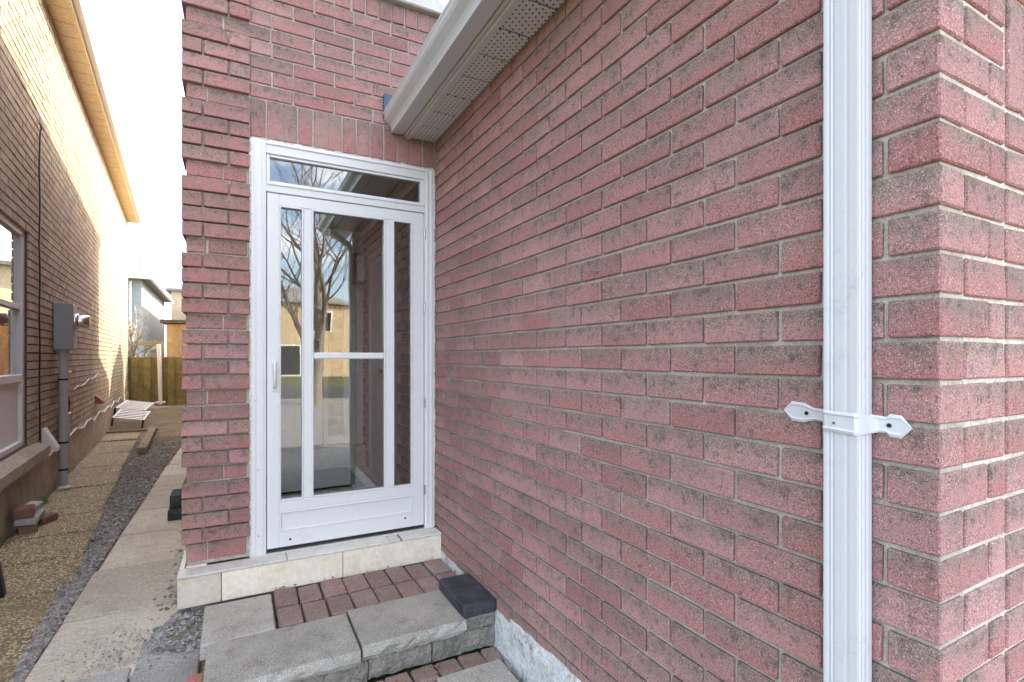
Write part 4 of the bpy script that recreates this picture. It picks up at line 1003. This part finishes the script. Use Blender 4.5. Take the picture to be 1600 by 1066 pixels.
# trees
def tree(name, label, loc, mat, seed, trunk_len, r0, levels, spread, up=0.25, lean=(0, 0), group=None, kids=3, shrink=0.72, sides=5):
    rg = random.Random(seed); t = thing(name, label, 'tree', loc, 0, group)
    tk = MB(); cr = MB()
    def branch(p, d, L, r, lv):
        pts = [p]; rs = [r]; n = 4; q = p.copy(); dd = d.copy()
        for k in range(n):
            dd = (dd + Vector((rg.uniform(-1, 1), rg.uniform(-1, 1), rg.uniform(-0.6, 0.8))) * 0.16 + Vector((0, 0, up * 0.12))).normalized()
            q = q + dd * (L / n); pts.append(q.copy()); rs.append(r * (1 - 0.42 * (k + 1) / n))
        (tk if lv == 0 else cr).tube(pts, rs, sides if lv < 2 else 4 if lv < 3 else 3, cap=False)
        if lv >= levels: return
        for k in range(kids + (1 if lv == 0 else 0)):
            f = rg.uniform(0.45, 1.0); idx = min(int(f * n), n - 1); base = pts[idx].lerp(pts[idx + 1], f * n - idx)
            a = rg.uniform(0, 6.28); side_ = Vector((math.cos(a), math.sin(a), rg.uniform(-0.1, 0.5)))
            nd = (dd * (1 - spread) + side_ * spread).normalized()
            branch(base, nd, L * shrink * rg.uniform(0.75, 1.15), rs[idx] * 0.62, lv + 1)
        branch(pts[-1], (dd + Vector((rg.uniform(-.3, .3), rg.uniform(-.3, .3), 0.1))).normalized(), L * shrink, rs[-1], lv + 1)
    branch(Vector(loc), Vector((lean[0], lean[1], 1)).normalized(), trunk_len, r0, 0)
    tk.build('trunk', mat, t); cr.build('crown', mat, t); return t
tree('bare_shrub', 'pale bare pruned tree with twiggy shoots behind the fence', (-4.15, 16.2, GZ), M['palebark'], 12, 1.35, 0.11, 4, 0.66, 0.25, (0.25, 0), kids=4, shrink=0.62)
tree('street_tree', 'large bare tree at the street, seen reflected in the door glass', (0.9, -13.2, GZ), M['bark'], 5, 2.4, 0.24, 6, 0.55, 0.4, kids=2, shrink=0.76)

# far houses
def gable_house(name, label, loc, rz, W_, L_, H_, ridge, wall, roof, wins, rl='x'):
    t = thing(name, label, 'house', loc, rz, local=True)
    MB().box(0, W_, 0, L_, 0, H_).build('walls', wall, t)
    rf = MB()
    o_ = 0.35
    v0 = [(-o_, -o_, H_), (W_ + o_, -o_, H_), (W_ + o_, L_ + o_, H_), (-o_, L_ + o_, H_)]
    v1 = [(x, y, z + 0.16) for x, y, z in v0]
    m_ = min(W_, L_) / 2
    top = [(m_, m_, H_ + ridge), (W_ - m_, L_ - m_, H_ + ridge)] if True else []
    rf.add(v0 + v1, [(3, 2, 1, 0), (0, 1, 5, 4), (1, 2, 6, 5), (2, 3, 7, 6), (3, 0, 4, 7)])
    if L_ >= W_: rf.add(v1 + top, [(0, 1, 4), (1, 2, 5, 4), (2, 3, 5), (3, 0, 4, 5)])
    else: rf.add(v1 + top, [(0, 1, 5, 4), (1, 2, 5), (2, 3, 4, 5), (3, 0, 4)])
    rf.build('roof', roof, t)
    for (face, a0, a1, z0, z1) in wins:
        if face == 'n': m1 = MB().bbox(a0, a1, L_, L_ + 0.05, z0, z1, 0.01); m2 = MB().box(a0 + 0.1, a1 - 0.1, L_ + 0.03, L_ + 0.06, z0 + 0.1, z1 - 0.1)
        else: m1 = MB().bbox(a0, a1, -0.05, 0, z0, z1, 0.01); m2 = MB().box(a0 + 0.1, a1 - 0.1, -0.06, -0.03, z0 + 0.1, z1 - 0.1)
        wq = m1.build('window', M['white'], t); m2.build('pane', M['darkwin'], wq)
    return t
fh = gable_house('far_house', 'grey two-storey house beyond the fence with white corner downspout and lit strip', (-12.6, 28.0, GZ), R(1.5), 7.2, 12.0, 5.3, 1.2, M['siding'], M['farroof'], [('s', 3.0, 4.2, 3.2, 4.6)])
MB().bbox(6.72, 6.82, -0.12, -0.02, 0.2, 5.2, 0.01).build('downspout', M['pvc'], fh)
MB().bbox(-0.4, 7.62, -0.50, -0.36, 5.28, 5.46, 0.01).bbox(7.56, 7.70, -0.35, 12.3, 5.28, 5.46, 0.01).build('gutter', M['pvc'], fh)
MB().tube([(7.0, 1.4, 5.4), (7.0, 1.4, 6.5)], 0.10, 10).build('vent_pipe', M['conduit'], fh)
gable_house('far_house', 'tan house with low hipped roof glimpsed right behind the fence', (-5.6, 43.0, GZ), 0.0, 9.0, 9.0, 6.4, 1.6, M['beigewall'], M['farroof'], [('s', 2, 3.2, 3.2, 4.6)])
gable_house('street_house', 'beige house across the street, seen reflected in the door glass', (-6.2, -46.0, GZ), 0.0, 12.5, 10.0, 5.2, 2.0, M['beigewall'], M['farroof'], [('n', 1.0, 2.6, 3.2, 4.7), ('n', 4.4, 6.0, 3.2, 4.7), ('n', 9.5, 11.1, 3.2, 4.7), ('n', 7.0, 9.0, 0.1, 2.3), ('n', 1.0, 4.2, 0.6, 2.2)])
gable_house('street_house', 'second beige house further along the street, seen reflected in the door glass', (7.4, -46.0, GZ), 0.0, 12.5, 10.0, 5.2, 2.0, M['beigewall'], M['farroof'], [('n', 1.0, 2.6, 3.2, 4.7), ('n', 4.4, 6.0, 3.2, 4.7), ('n', 9.5, 11.1, 3.2, 4.7), ('n', 7.0, 11.0, 0.1, 2.3), ('n', 1.0, 3.2, 0.6, 2.2)])
gable_house('shade_house', 'unseen house added behind the pink brick house to shade the grey far house', (-3.0, 28.5, GZ), 0.0, 9.0, 13.0, 5.5, 1.2, M['beigewall'], M['farroof'], [])  # added out of sight so only a top strip of the grey house stays sunlit
